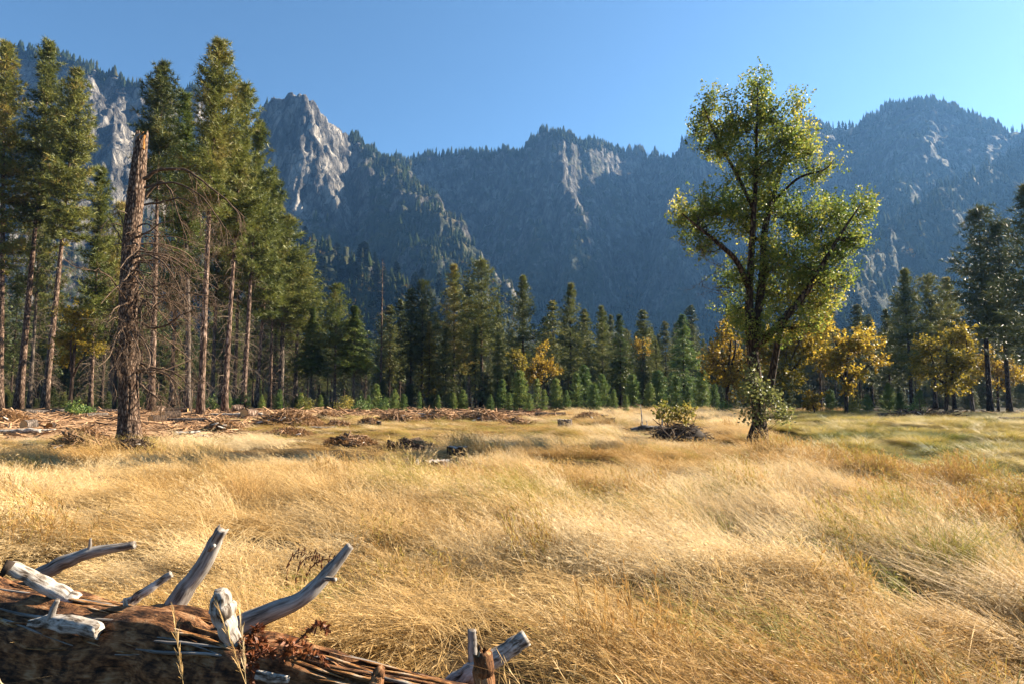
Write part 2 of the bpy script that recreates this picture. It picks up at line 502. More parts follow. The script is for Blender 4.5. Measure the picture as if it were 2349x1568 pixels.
def mat_rock():
    """granite with streaks, cracks and scrub on the gentler ground"""
    m, nt, out = new_mat('granite_slopes')
    L = nt.links.new
    tc = N(nt, 'ShaderNodeTexCoord')
    mp = N(nt, 'ShaderNodeMapping'); mp.inputs['Scale'].default_value = (0.035, 0.035, 0.009); L(tc.outputs['Object'], mp.inputs[0])
    n1 = N(nt, 'ShaderNodeTexNoise', i_Scale=1.0, i_Detail=9.0, i_Roughness=0.65); L(mp.outputs[0], n1.inputs['Vector'])
    n2 = N(nt, 'ShaderNodeTexNoise', i_Scale=0.02, i_Detail=9.0, i_Roughness=0.7); L(tc.outputs['Object'], n2.inputs['Vector'])
    r1 = ramp(nt, [(0.38, (0.030, 0.029, 0.028)), (0.47, (0.085, 0.079, 0.073)), (0.54, (0.18, 0.165, 0.147)), (0.64, (0.34, 0.305, 0.265))]); L(n1.outputs['Fac'], r1.inputs[0])
    r2 = ramp(nt, [(0.36, (0.012, 0.018, 0.008)), (0.48, (0.028, 0.034, 0.013)), (0.58, (0.052, 0.052, 0.019)), (0.68, (0.10, 0.065, 0.023))]); L(n2.outputs['Fac'], r2.inputs[0])
    vg = N(nt, 'ShaderNodeAttribute', attribute_name='veg')
    n3 = N(nt, 'ShaderNodeTexNoise', i_Scale=0.06, i_Detail=7.0, i_Roughness=0.7); L(tc.outputs['Object'], n3.inputs['Vector'])
    s = N(nt, 'ShaderNodeMath', operation='ADD'); L(vg.outputs['Fac'], s.inputs[0]); L(n3.outputs['Fac'], s.inputs[1])
    r3 = ramp(nt, [(0.70, (0, 0, 0)), (0.84, (1, 1, 1))]); L(s.outputs[0], r3.inputs[0])
    mj = N(nt, 'ShaderNodeMapping'); mj.inputs['Scale'].default_value = (0.045, 0.045, 0.014); L(tc.outputs['Object'], mj.inputs[0])
    wj = N(nt, 'ShaderNodeMixRGB', blend_type='ADD'); wj.inputs[0].default_value = 0.8; L(mj.outputs[0], wj.inputs[1]); L(n1.outputs['Color'], wj.inputs[2])
    vj = N(nt, 'ShaderNodeTexVoronoi', feature='DISTANCE_TO_EDGE', i_Scale=1.0); L(wj.outputs[0], vj.inputs['Vector'])
    rj = ramp(nt, [(0.0, (0.30, 0.30, 0.30)), (0.05, (0.85, 0.85, 0.85)), (0.2, (1, 1, 1))]); L(vj.outputs['Distance'], rj.inputs[0])
    mjx = N(nt, 'ShaderNodeMixRGB', blend_type='MULTIPLY'); mjx.inputs[0].default_value = 1.0; L(r1.outputs[0], mjx.inputs[1]); L(rj.outputs[0], mjx.inputs[2])
    r1 = mjx
    pl = N(nt, 'ShaderNodeAttribute', attribute_name='pale')
    dk = N(nt, 'ShaderNodeMixRGB', blend_type='MULTIPLY'); dk.inputs[0].default_value = 1.0; L(r1.outputs[0], dk.inputs[1]); dk.inputs[2].default_value = (0.62, 0.62, 0.61, 1)  # rock off the peak and left mountain: shade of those faces darkened into the colour
    pm = N(nt, 'ShaderNodeMixRGB'); L(pl.outputs['Fac'], pm.inputs[0]); L(dk.outputs[0], pm.inputs[1]); L(r1.outputs[0], pm.inputs[2])
    mx = N(nt, 'ShaderNodeMixRGB'); L(r3.outputs[0], mx.inputs[0]); L(pm.outputs[0], mx.inputs[1]); L(r2.outputs[0], mx.inputs[2])
    pb = N(nt, 'ShaderNodeBsdfPrincipled', i_Roughness=0.9); pb.inputs['Specular IOR Level'].default_value = 0.15
    L(mx.outputs[0], pb.inputs['Base Color'])
    a0 = N(nt, 'ShaderNodeMath', operation='MINIMUM'); a0.inputs[1].default_value = 0.25; L(vj.outputs['Distance'], a0.inputs[0])
    ad0 = N(nt, 'ShaderNodeMath', operation='ADD'); L(n1.outputs['Fac'], ad0.inputs[0]); L(n2.outputs['Fac'], ad0.inputs[1])
    ad = N(nt, 'ShaderNodeMath', operation='ADD'); L(ad0.outputs[0], ad.inputs[0]); L(a0.outputs[0], ad.inputs[1])
    bp = N(nt, 'ShaderNodeBump', i_Strength=1.0, i_Distance=20.0); L(ad.outputs[0], bp.inputs['Height']); L(bp.outputs[0], pb.inputs['Normal'])
    L(pb.outputs[0], out.inputs[0])
    return m


M['ground'] = mat_ground()
M['rock'] = mat_rock()
M['far_tree'] = mat_leaf('far_conifer', [(0.1, (0.0073, 0.0134, 0.0061)), (0.45, (0.0171, 0.0256, 0.0097)), (0.8, (0.0305, 0.0379, 0.0134)), (1.0, (0.0549, 0.0489, 0.0183))], trans=0.15, noise_scale=0.02, spec=0.0, rough=0.9)
M['far_oak'] = mat_leaf('far_autumn_oak', [(0.1, (0.07, 0.0385, 0.0098)), (0.5, (0.126, 0.0735, 0.0154)), (0.8, (0.119, 0.098, 0.0245)), (1.0, (0.196, 0.119, 0.028))], trans=0.2, noise_scale=0.02, spec=0.0)

# ------------------------------------------------------------------ ground
def chips_zone(x, y):
    """1 where the forest floor lies bare under chips and slash"""
    w = (fbm(x * 0.18, y * 0.18, seed=5, octv=3) - 0.5)
    u = x / np.maximum(y, 1)
    a = sstep(-3, 3, y - 25 + 12 * w) * sstep(0.06, -0.06, u + 0.36 + 0.25 * w)
    b = sstep(-6, 6, y - 49 + 16 * w) * sstep(0.05, -0.05, u - 0.13 + 0.2 * w)
    return np.maximum(a, b)


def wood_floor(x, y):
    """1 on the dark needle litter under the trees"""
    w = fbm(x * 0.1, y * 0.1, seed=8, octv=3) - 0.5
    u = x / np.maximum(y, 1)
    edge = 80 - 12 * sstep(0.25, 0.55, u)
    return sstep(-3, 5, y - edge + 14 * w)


def wet_zone(x, y):
    """1 on the marshy sedge flat on the right"""
    u = x / np.maximum(y, 1)
    w = fbm(x * 0.28 + 3, y * 0.40, seed=101, octv=3) - 0.5
    edge = 9.6 + (0.84 - u) * 21
    return sstep(0.38, 0.46, u + 0.12 * w) * sstep(-1.0, 1.5, y - edge + 3 * w) * sstep(76, 66, y)


def gz(x, y):
    x = np.asarray(x, float); y = np.asarray(y, float)
    r = np.hypot(x, y)
    f = np.clip((r - 1.5) / 3, 0, 1)
    near = 0.28 * (fbm(x * 0.6, y * 0.6, seed=2, octv=3) - 0.5) + 0.26 * (fbm(x * 0.16, y * 0.16, seed=3, octv=2) - 0.5)
    near = near * sstep(110, 40, r) * f
    wet = wet_zone(x, y)
    hum = 0.55 * (ridged(x * 0.5, y * 0.32, seed=21, octv=2) - 0.62)
    near = near * (1 - .8 * np.exp(-((x - 9.3) ** 2 + (y - 23.5) ** 2) / 18)) - .27 * np.exp(-((x - 9.3) ** 2 + (y - 23.5) ** 2) / 50)
    return near * (1 - .6 * wet) + wet * (hum - 0.12)


def build_ground():
    az = np.concatenate([np.linspace(-180, -56, 60, endpoint=False), np.linspace(-56, 56, 230, endpoint=False), np.linspace(56, 180, 60, endpoint=False)])
    az = np.radians(az)
    r = np.concatenate([[0.0], np.geomspace(0.6, 120, 150), np.geomspace(140, 3500, 40)])
    A, R = np.meshgrid(az, r)
    X, Y = R * np.sin(A), R * np.cos(A)
    Z = gz(X, Y) - sstep(300, 600, R) * 2.0
    V = np.stack([X, Y, Z], -1).reshape(-1, 3)
    na, nr = len(az), len(r)
    i = np.arange(nr - 1)[:, None] * na; j = np.arange(na)[None]
    j2 = (j + 1) % na
    Q = np.stack([i + j, i + na + j, i + na + j2, i + j2], -1).reshape(-1, 4)[:, ::-1]
    me = mesh_np('ground', V, Q, True)
    a = me.attributes.new('chips', 'FLOAT', 'POINT')
    a.data.foreach_set('value', chips_zone(V[:, 0], V[:, 1]).astype(np.float32))
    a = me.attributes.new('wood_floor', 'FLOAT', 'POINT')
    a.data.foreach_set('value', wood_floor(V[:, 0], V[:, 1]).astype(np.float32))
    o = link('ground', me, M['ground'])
    o['kind'] = 'structure'


build_ground()

# ------------------------------------------------------------------ mountains
# each ridge: crest points (picture x, y, forward distance), steep slope, steep width, apron slope
RIDGES = {
    'left_crest': ([(-900, 90, 1500), (-300, 100, 1500), (0, 122, 1500), (60, 133, 1480), (160, 146, 1450), (260, 186, 1450), (330, 206, 1450), (440, 208, 1500), (500, 300, 1560), (560, 350, 1600), (603, 330, 1600)], 1.7, 260, 0.6),
    'left_spur': ([(170, 146, 1450), (230, 240, 1340), (262, 330, 1250), (285, 470, 1130), (300, 640, 980)], 1.5, 150, 0.7),
    'left_spur_low': ([(0, 122, 1500), (60, 330, 1250), (120, 430, 1150), (180, 600, 980)], 1.3, 150, 0.7),
    'peak_crest': ([(585, 330, 1500), (602, 258, 1490), (614, 251, 1485), (640, 234, 1475), (663, 230, 1465), (671, 217, 1460), (690, 220, 1455), (702, 233, 1455), (718, 241, 1460), (745, 270, 1475), (775, 301, 1490), (805, 328, 1540)], 2.8, 210, 0.7),
    'peak_arete': ([(690, 220, 1455), (712, 290, 1425), (735, 355, 1395), (765, 420, 1365), (780, 470, 1335)], 2.0, 230, 0.7),
    'peak_left_rib': ([(604, 258, 1490), (612, 340, 1450), (630, 420, 1410), (655, 480, 1350)], 2.6, 160, 0.7),
    'saddle': ([(805, 328, 1540), (850, 350, 1620), (900, 368, 1720), (940, 376, 1800), (1000, 360, 1850), (1100, 355, 1850), (1205, 356, 1850)], 1.65, 290, 0.6),
    'rib': ([(812, 333, 1540), (832, 385, 1470), (866, 440, 1400), (885, 475, 1360)], 2.4, 140, 0.7),
    'buttress': ([(850, 350, 1620), (895, 395, 1480), (955, 428, 1370), (1003, 485, 1280), (1030, 545, 1200), (1062, 590, 1120), (1090, 625, 1040), (1120, 700, 900)], 2.0, 170, 0.75),
    'buttress_low': ([(900, 400, 1460), (905, 470, 1340), (960, 560, 1180), (1000, 600, 1080)], 2.2, 120, 0.7),
    'foothill': ([(600, 590, 1000), (660, 566, 950), (720, 556, 900), (790, 572, 860), (870, 622, 800), (960, 668, 740), (1040, 715, 650)], 0.8, 80, 0.5),
    'back_crest': ([(1205, 356, 1850), (1224, 324, 1800), (1252, 310, 1750), (1275, 308, 1740), (1310, 326, 1760), (1350, 332, 1800), (1400, 350, 1900), (1480, 350, 1950), (1560, 341, 1950), (1600, 320, 1850), (1660, 306, 1800), (1720, 298, 1800), (1860, 287, 1750)], 1.7, 300, 0.6),
    'dome_spur': ([(1274, 308, 1740), (1288, 380, 1650), (1300, 430, 1580), (1318, 505, 1490), (1330, 600, 1340)], 2.3, 150, 0.65),
    'dome_rib': ([(1240, 335, 1740), (1252, 400, 1650), (1262, 470, 1560)], 2.6, 110, 0.65),
    'dome_rib_west': ([(1150, 370, 1800), (1185, 430, 1680), (1215, 490, 1570), (1240, 560, 1430)], 2.4, 110, 0.65),
    'nose': ([(1600, 320, 1850), (1570, 400, 1680), (1548, 470, 1530), (1540, 580, 1330)], 2.1, 170, 0.65),
    'right_nose': ([(1868, 290, 1720), (1902, 335, 1630), (1925, 385, 1560), (1966, 435, 1480), (1990, 520, 1340)], 2.3, 160, 0.65),
    'right_crest': ([(1860, 287, 1750), (1905, 298, 1800), (1950, 294, 1800), (2000, 272, 1700), (2050, 250, 1650), (2085, 238, 1620), (2130, 239, 1600), (2165, 248, 1600), (2205, 272, 1600), (2225, 276, 1580), (2262, 292, 1600), (2349, 297, 1550), (2480, 240, 1520), (2700, 130, 1480), (3000, 20, 1400), (3400, -60, 1250), (4000, -100, 1050)], 1.25, 330, 0.6),  # crest raised out of view on the right to throw shade over the slopes
    'right_rib': ([(2110, 240, 1610), (2080, 320, 1480), (2060, 420, 1330), (2050, 520, 1180)], 1.5, 120, 0.7),
    'right_shade_spur': ([(2560, 230, 1400), (2400, 320, 1320), (2260, 385, 1220), (2120, 470, 1090), (1980, 590, 930), (1880, 720, 720)], 1.2, 120, 0.65),  # invented spur, laid along the shadow edge in the haze
}


def build_mountains():
    az = np.radians(np.concatenate([np.linspace(-48, 43, 820, endpoint=False), np.linspace(43, 74, 60)]))
    r = np.concatenate([np.linspace(330, 700, 50, endpoint=False), np.linspace(700, 1980, 330, endpoint=False), np.linspace(1980, 2900, 16)])
    A, R = np.meshgrid(az, r)
    X, Y = (R * np.sin(A)).ravel(), (R * np.cos(A)).ravel()
    wx = X + 60 * (fbm(X / 160, Y / 160, seed=40, octv=4) - 0.5) + 16 * (fbm(X / 32, Y / 32, seed=44, octv=3) - 0.5)
    wy = Y + 60 * (fbm(X / 160, Y / 160, seed=41, octv=4) - 0.5) + 16 * (fbm(X / 32, Y / 32, seed=45, octv=3) - 0.5)
    Z = np.full(X.shape, -30.0)
    for ri, (name, (pts, s1, d1, s2)) in enumerate(RIDGES.items()):
        top_w = {'buttress': 55, 'buttress_low': 30, 'dome_spur': 22, 'right_nose': 30, 'nose': 25, 'foothill': 60, 'left_spur': 35, 'rib': 14, 'right_rib': 30}.get(name, 4)
        P = np.array([at(*p) for p in pts])
        jx = wx if not name.endswith('crest') else 0.35 * wx + 0.65 * X
        jy = wy if not name.endswith('crest') else 0.35 * wy + 0.65 * Y
        best = np.full(X.shape, -1e9)
        for a, b in zip(P[:-1], P[1:]):
            ab = b[:2] - a[:2]; l2 = ab @ ab
            t = np.clip(((jx - a[0]) * ab[0] + (jy - a[1]) * ab[1]) / l2, 0, 1)
            d = np.hypot(jx - a[0] - t * ab[0], jy - a[1] - t * ab[1])
            h = a[2] + t * (b[2] - a[2])
            dd = np.maximum(d - top_w, 0)
            drop = (.62 if top_w > 5 else 0) * np.minimum(d, top_w) + s1 * np.minimum(dd, d1) + s2 * np.maximum(dd - d1, 0)
            best = np.maximum(best, h - drop)
        k = 10.0
        Z = np.maximum(Z, best)
    # relief: gullies, ledges
    hf = sstep(0, 200, Z)
    ang = np.arctan2(X, Y)
    g = ridged(ang * 55, R.ravel() / 420, seed=61, octv=4) - 0.6
    Z = Z + hf * g * 34
    Z = Z + hf * 34 * (fbm(X / 70, Y / 70, seed=66, octv=5, gain=0.55) - 0.5)
    Z = Z + sstep(-20, 60, Z) * 12 * (fbm(X / 22, Y / 22, seed=70, octv=3) - 0.5)
    # ledges on the steep faces
    st = 46.0
    q = Z + 30 * (fbm(X / 240, Y / 240, seed=72) - 0.5)
    fr = (q / st) - np.floor(q / st)
    Z = Z + hf * 9 * (sstep(0.15, 0.85, fr) - fr)
    nr, na = R.shape
    Zg = Z.reshape(nr, na)
    # normals from the height field
    P3 = np.stack([X.reshape(nr, na), Y.reshape(nr, na), Zg], -1)
    du = np.gradient(P3, axis=1); dv = np.gradient(P3, axis=0)
    nn = np.cross(du, dv); nn /= np.linalg.norm(nn, axis=2)[..., None] + 1e-9
    nn *= np.sign(nn[..., 2:3] + 1e-9)
    slope = 1 - nn[..., 2]
    dsp = (ridged(P3[..., 0].ravel() / 26, P3[..., 1].ravel() / 26, P3[..., 2].ravel() / 85, seed=81, octv=5, gain=0.6) - 0.6).reshape(nr, na)
    P3 = P3 + nn * (dsp * 21 * sstep(0.12, 0.4, slope))[..., None]
    V = P3.reshape(-1, 3)
    i = np.arange(nr - 1)[:, None] * na; j = np.arange(na - 1)[None]
    Q = np.stack([i + j, i + j + 1, i + na + j + 1, i + na + j], -1).reshape(-1, 4)
    me = mesh_np('mountains', V, Q, False)
    # vegetation: gentle, low, noisy; granite on the peak and the left mountain
    u = X / Y
    px = 1174.5 + u * FPX
    granite = np.maximum(sstep(840, 760, px) * sstep(330, 420, V[:, 2]), sstep(330, 250, px))
    vegn = fbm(X / 120, Y / 120, seed=90, octv=4)
    sl = slope.ravel()
    veg = sstep(0.52, 0.22, sl) * 0.62 + (vegn - 0.5) * 0.9 + sstep(560, 200, V[:, 2]) * 0.24 + 0.02 - granite * 0.5 + 0.34 * sstep(1900, 2050, px) * sstep(640, 420, V[:, 2])
    a = me.attributes.new('pale', 'FLOAT', 'POINT')
    a.data.foreach_set('value', granite.astype(np.float32))
    a = me.attributes.new('veg', 'FLOAT', 'POINT')
    a.data.foreach_set('value', np.clip(veg, 0, 1).astype(np.float32))
    o = link('mountains', me, M['rock'])
    o['kind'] = 'structure'
    return V, sl, veg, granite, nr, na


MT_V, MT_SLOPE, MT_VEG, MT_GRAN, MT_NR, MT_NA = build_mountains()


def far_conifer_template(rng, tiers, k, slim=0.16, ragged=0.25):
    """small conifer, unit height: ragged tiers round a stem"""
    mb = MB()
    for t in range(tiers):
        z0 = 0.06 + 0.80 * t / tiers
        z1 = min(1.0, z0 + 1.9 / tiers + 0.05)
        rr = slim * (1 - 0.93 * t / tiers) * rng.uniform(0.85, 1.15)
        a = np.arange(k) * 2 * math.pi / k + rng.uniform(0, 6)
        r = rr * rng.uniform(1 - ragged, 1 + ragged, k) * np.where(np.arange(k) % 2 == 0, 1, 0.62)
        base = np.stack([np.cos(a) * r, np.sin(a) * r, z0 + rng.uniform(-0.03, 0.03, k)], -1)
        V = np.concatenate([base, [[rng.uniform(-.005, .005), rng.uniform(-.005, .005), z1]]])
        F = np.stack([np.arange(k), (np.arange(k) + 1) % k, np.full(k, k)], -1)
        mb.add(V, F)
    add_tube(mb, [(0, 0, -0.02), (0, 0, 0.3)], [0.012, 0.008], 3, cap=False)
    V = np.concatenate(mb.V)
    T = np.concatenate(mb.T)
    Q = np.concatenate(mb.Q)
    T = np.concatenate([T, Q[:, [0, 1, 2]], Q[:, [0, 2, 3]]])
    return V, T


def build_mountain_forest():
    rng = np.random.default_rng(11)
    # visible faces only: keep points that face the camera or sit on a crest
    V = MT_V.reshape(MT_NR, MT_NA, 3)
    el = (V[..., 2] - CAM_H) / np.hypot(V[..., 0], V[..., 1])
    run = np.maximum.accumulate(el, axis=0)
    vis = (el > run - 0.012).ravel()
    crest = (el >= run.max(axis=0)[None] - 0.010).ravel()
    R = np.hypot(MT_V[:, 0], MT_V[:, 1])
    ok = vis & (MT_SLOPE < 0.62) & (MT_V[:, 2] > 4)
    dens = np.clip((MT_VEG - 0.40) * 2.4, 0.012, 1) * (1 - 0.85 * MT_GRAN)
    px = 1174.5 + MT_V[:, 0] / MT_V[:, 1] * FPX
    bare_crest = (px > 590) & (px < 790)
    dens = np.where(crest & ~bare_crest, 2.2, dens)
    # weight by cell area so that distance does not thin the wood
    w = np.where(ok, dens, 0) * R
    w = w / w.sum()
    n = 20000
    idx = rng.choice(len(w), n, replace=True, p=w)
    P = MT_V[idx] + np.stack([rng.uniform(-3, 3, n), rng.uniform(-3, 3, n), np.full(n, -1.0)], -1)
    H = rng.gamma(7, 1 / 7.0, n) * 15 * np.where(crest[idx], 1.45, 1.0)
    H = np.clip(H, 5, 30)
    dist = np.hypot(P[:, 0], P[:, 1])
    oak = (rng.random(n) < 0.16) & (MT_V[idx][:, 2] < 260)
    near = np.argsort(np.where(oak, 9e9, dist / H))[:260]
    isnear = np.zeros(n, bool); isnear[near] = True
    mb = MB()
    tmpl = [far_conifer_template(rng, 3, 5, slim=rng.uniform(0.16, 0.25), ragged=0.4) for _ in range(6)]
    kind = rng.integers(0, 6, n)
    for k in range(6):
        s = np.where((kind == k) & ~oak & ~isnear)[0]
        c, sn = np.cos(rng.uniform(0, 6.28, len(s))), np.sin(rng.uniform(0, 6.28, len(s)))
        Mx = np.zeros((len(s), 3, 3)); Mx[:, 0, 0] = c; Mx[:, 0, 1] = -sn; Mx[:, 1, 0] = sn; Mx[:, 1, 1] = c; Mx[:, 2, 2] = 1
        vv, ff = stamp(tmpl[k][0], tmpl[k][1], P[s], Mx, H[s])
        mb.add(vv, ff)
    o = mb.obj('mountain_forest', M['far_tree'])
    o['kind'] = 'stuff'; o['label'] = 'hazy conifer wood covering the slopes and skyline of the mountains'; o['category'] = 'forest'
    # oak scrub: clumps of ragged facets
    s = np.where(oak)[0]
    ring = []
    for q in range(26):
        d = rng.normal(size=3); d /= np.linalg.norm(d); d[2] = abs(d[2]) * 0.9
        c = d * rng.uniform(0.3, 0.5) + np.array([0, 0, 0.35])
        t = rng.normal(size=(3, 3)) * 0.13
        ring.append(c + t)
    TV = np.concatenate(ring); TF = np.arange(len(TV)).reshape(-1, 3)
    vv, ff = stamp(TV, TF, P[s], np.broadcast_to(np.eye(3), (len(s), 3, 3)), H[s] * 0.55)
    o = link('mountain_scrub', mesh_np('mountain_scrub', vv, ff), M['far_oak'])
    o['kind'] = 'stuff'; o['label'] = 'rusty oak scrub between the conifers on the lower slopes'; o['category'] = 'scrub'
    return P[near], H[near]


FAR_NEAR_P, FAR_NEAR_H = build_mountain_forest()

# ------------------------------------------------------------------ trees
# needle tuft (pine): spiky burst; spray (fir, cedar): flat fan
def tuft_template(rng, n=6, w=0.13):
    V = []
    for i in range(n):
        d = rng.normal(size=3); d[0] = abs(d[0]) + 0.35; d /= np.linalg.norm(d)
        s = np.cross(d, rng.normal(size=3)); s /= np.linalg.norm(s)
        V += [s * w * 0.5 - d * 0.08, -s * w * 0.5 - d * 0.08, d * rng.uniform(0.75, 1.1)]
    return np.array(V), np.arange(3 * n).reshape(-1, 3)


def spray_template(rng, n=5, w=0.2, droop=0.25):
    V = []
    for i in range(n):
        a = (i / (n - 1) - 0.5) * 2.0 + rng.uniform(-.15, .15)
        d = np.array([math.cos(a), math.sin(a), -droop * rng.uniform(0.2, 1.4)]); d /= np.linalg.norm(d)
        s = np.cross(d, np.array([0, 0, 1.0]) + rng.normal(0, .35, 3)); s /= np.linalg.norm(s)
        l = rng.uniform(0.7, 1.05)
        V += [s * w * 0.5 + d * 0.1, -s * w * 0.5 + d * 0.1, d * l]
    return np.array(V), np.arange(3 * n).reshape(-1, 3)


def conifer_meshes(name, seed, H, cb, R, prof, nbr, esize, spacing, kind='pine', droop=(-0.35, 0.5), lean=(0, 0), tr=None, dead=0, dead_len=1.6, gap=0.0, trunk_k=9):
    """returns (trunk, crown, dead branch) meshes; foot at the origin"""
    rng = np.random.default_rng(seed)
    tr = tr or H * 0.0115
    zz = np.linspace(0, 1, 14)
    wob = 0.006 * H
    cx = lean[0] * H * zz + wob * (np.interp(zz, np.linspace(0, 1, 5), rng.uniform(-1, 1, 5)) * zz)
    cyy = lean[1] * H * zz + wob * (np.interp(zz, np.linspace(0, 1, 5), rng.uniform(-1, 1, 5)) * zz)
    axis = np.stack([cx, cyy, zz * H], -1)
    axis[0, 2] -= 0.3
    rad = tr * (1 - 0.96 * zz ** 1.15) * (1 + 0.45 * np.exp(-zz * 40))
    tb = MB()
    add_tube(tb, axis, rad, trunk_k, flute=0.12, seed=seed)
    u = rng.random(nbr) ** 0.9
    u.sort()
    z = (cb + (1 - cb) * u) * H
    t = u
    L = R * np.array([prof(q) for q in t]) * rng.uniform(0.62, 1.12, nbr)
    azs = np.arange(nbr) * 2.399963 + rng.uniform(-0.6, 0.6, nbr)
    if gap:
        keep = vnoise(np.cos(azs) * 1.4 + 5, np.sin(azs) * 1.4 + 9, z / (0.09 * H), seed) > gap
        L = np.where(keep, L, L * 0.35)
    up = droop[0] + (droop[1] - droop[0]) * t + rng.uniform(-0.15, 0.15, nbr)
    EP, ED, ES = [], [], []
    for i in range(nbr):
        o = np.array([np.interp(z[i], axis[:, 2], axis[:, 0]), np.interp(z[i], axis[:, 2], axis[:, 1]), z[i]])
        d0 = np.array([math.cos(azs[i]), math.sin(azs[i]), 0])
        n = max(3, int(L[i] / spacing))
        s = np.linspace(0.18 if t[i] > 0.15 else 0.35, 1.0, n)
        side = np.array([-d0[1], d0[0], 0])
        # the branch sags then lifts at the tip
        zc = L[i] * (up[i] * s + (0.28 if kind == 'pine' else -0.12) * s * s)
        c = o + np.outer(s * L[i], d0); c[:, 2] += zc
        m = 4
        for q in range(m):
            off = (rng.uniform(-1, 1, n) * 0.34 * L[i] * np.minimum(1.15 - s, 0.6))
            p = c + np.outer(off, side) + rng.normal(0, 0.08 * L[i] * 0.5 + 0.05, (n, 3)) * [1, 1, 0.75]
            d = np.outer(np.ones(n), d0) + np.outer(np.sign(off) * 0.8, side) + rng.normal(0, 0.35, (n, 3))
            d[:, 2] += (0.55 if kind == 'pine' else -0.1)
            EP.append(p); ED.append(d); ES.append(esize * rng.uniform(0.7, 1.3, n))
        if i % 2 == 0 and L[i] > 0.5:
            add_tube(tb, [o, o + d0 * L[i] * .5 + [0, 0, up[i] * L[i] * .5], o + d0 * L[i] * .92 + [0, 0, zc[-1] * .92]],
                     [tr * 0.16 * (1.2 - t[i]), tr * 0.1 * (1.1 - t[i]), 0.01], 4, cap=False)
    # leader
    nt = 14
    EP.append(axis[-1] + np.stack([rng.normal(0, .06, nt), rng.normal(0, .06, nt), -rng.uniform(0, 0.045 * H, nt)], -1))
    ED.append(rng.normal(0, .5, (nt, 3)) + [0, 0, 1.0]); ES.append(np.full(nt, esize * 0.8))
    EP, ED, ES = np.concatenate(EP), np.concatenate(ED), np.concatenate(ES)
    cm = MB()
    nv = 5
    pick = rng.integers(0, nv, len(EP))
    for v in range(nv):
        TV, TF = tuft_template(rng) if kind == 'pine' else spray_template(rng)
        s = pick == v
        roll = None if kind == 'pine' else rng.normal(0, 0.5, s.sum())
        cm.add(*stamp(TV, TF, EP[s], frames(ED[s], rng, roll=roll), ES[s]))
    dm = None
    if dead:
        dm = MB()
        for i in range(dead):
            zq = rng.uniform(0.06 * H, (cb + 0.1) * H)
            o = np.array([np.interp(zq, axis[:, 2], axis[:, 0]), np.interp(zq, axis[:, 2], axis[:, 1]), zq])
            a = rng.uniform(0, 6.283)
            d0 = np.array([math.cos(a), math.sin(a), 0])
            l = dead_len * rng.uniform(0.35, 1.15)
            dr = rng.uniform(-0.9, 0.1)
            pts = [o, o + d0 * l * .5 + [0, 0, dr * l * .3], o + d0 * l * rng.uniform(.75, 1) + [0, 0, dr * l]]
            r0 = rng.uniform(0.012, 0.026) * (H / 22) ** 0.5
            add_tube(dm, pts, [r0, r0 * .7, r0 * .3], 3, cap=False)
            for _ in range(2):
                f = rng.uniform(.35, .95)
                b = np.array(pts[0]) * (1 - f) + np.array(pts[2]) * f
                e = b + rng.normal(0, .35, 3) * l * .6 + [0, 0, -l * .25]
                add_tube(dm, [b, e], [r0 * .5, r0 * .25], 3, cap=False)
        dm = dm.mesh(name + '_dead', False)
    return tb.mesh(name + '_trunk', True), cm.mesh(name + '_crown', False), dm


PROF = {
    'pine': lambda t: (0.55 + 0.45 * min(1, t / 0.25)) * (1 - t) ** 0.55 + 0.06,
    'column': lambda t: (0.7 + 0.3 * min(1, t / 0.2)) * (1 - t) ** 0.5 + 0.05,
    'fir': lambda t: (1 - t) ** 0.85 + 0.04,
    'cedar': lambda t: (0.72 + 0.28 * min(1, t / 0.25)) * (1 - t) ** 0.6 + 0.05,
    'round': lambda t: max(0.1, (1 - abs(2 * (t ** 0.75) - 0.75) ** 2.0)) * (1 - t) ** 0.25,
}


def plant_conifer(name, meshes, label, cat, loc, s=1.0, rz=0.0, mats=('bark_pine', 'pine'), group=None, sx=1.0):
    t = thing(name, label, cat, loc, group)
    t.scale = (s * sx, s * sx, s); t.rotation_euler = (0, 0, rz)
    link('trunk', meshes[0], M[mats[0]], t)
    c = link('crown', meshes[1], M[mats[1]], t)
    if meshes[2] is not None:
        link('dead_branch', meshes[2], M['twig'], t)['kind'] = 'stuff'
    return t


def foot(px, py, D):
    """ground point for picture column px (taken at picture row py) at forward distance D"""
    p = at(px, py, D)
    return np.array([p[0], D, float(gz(p[0], D))])


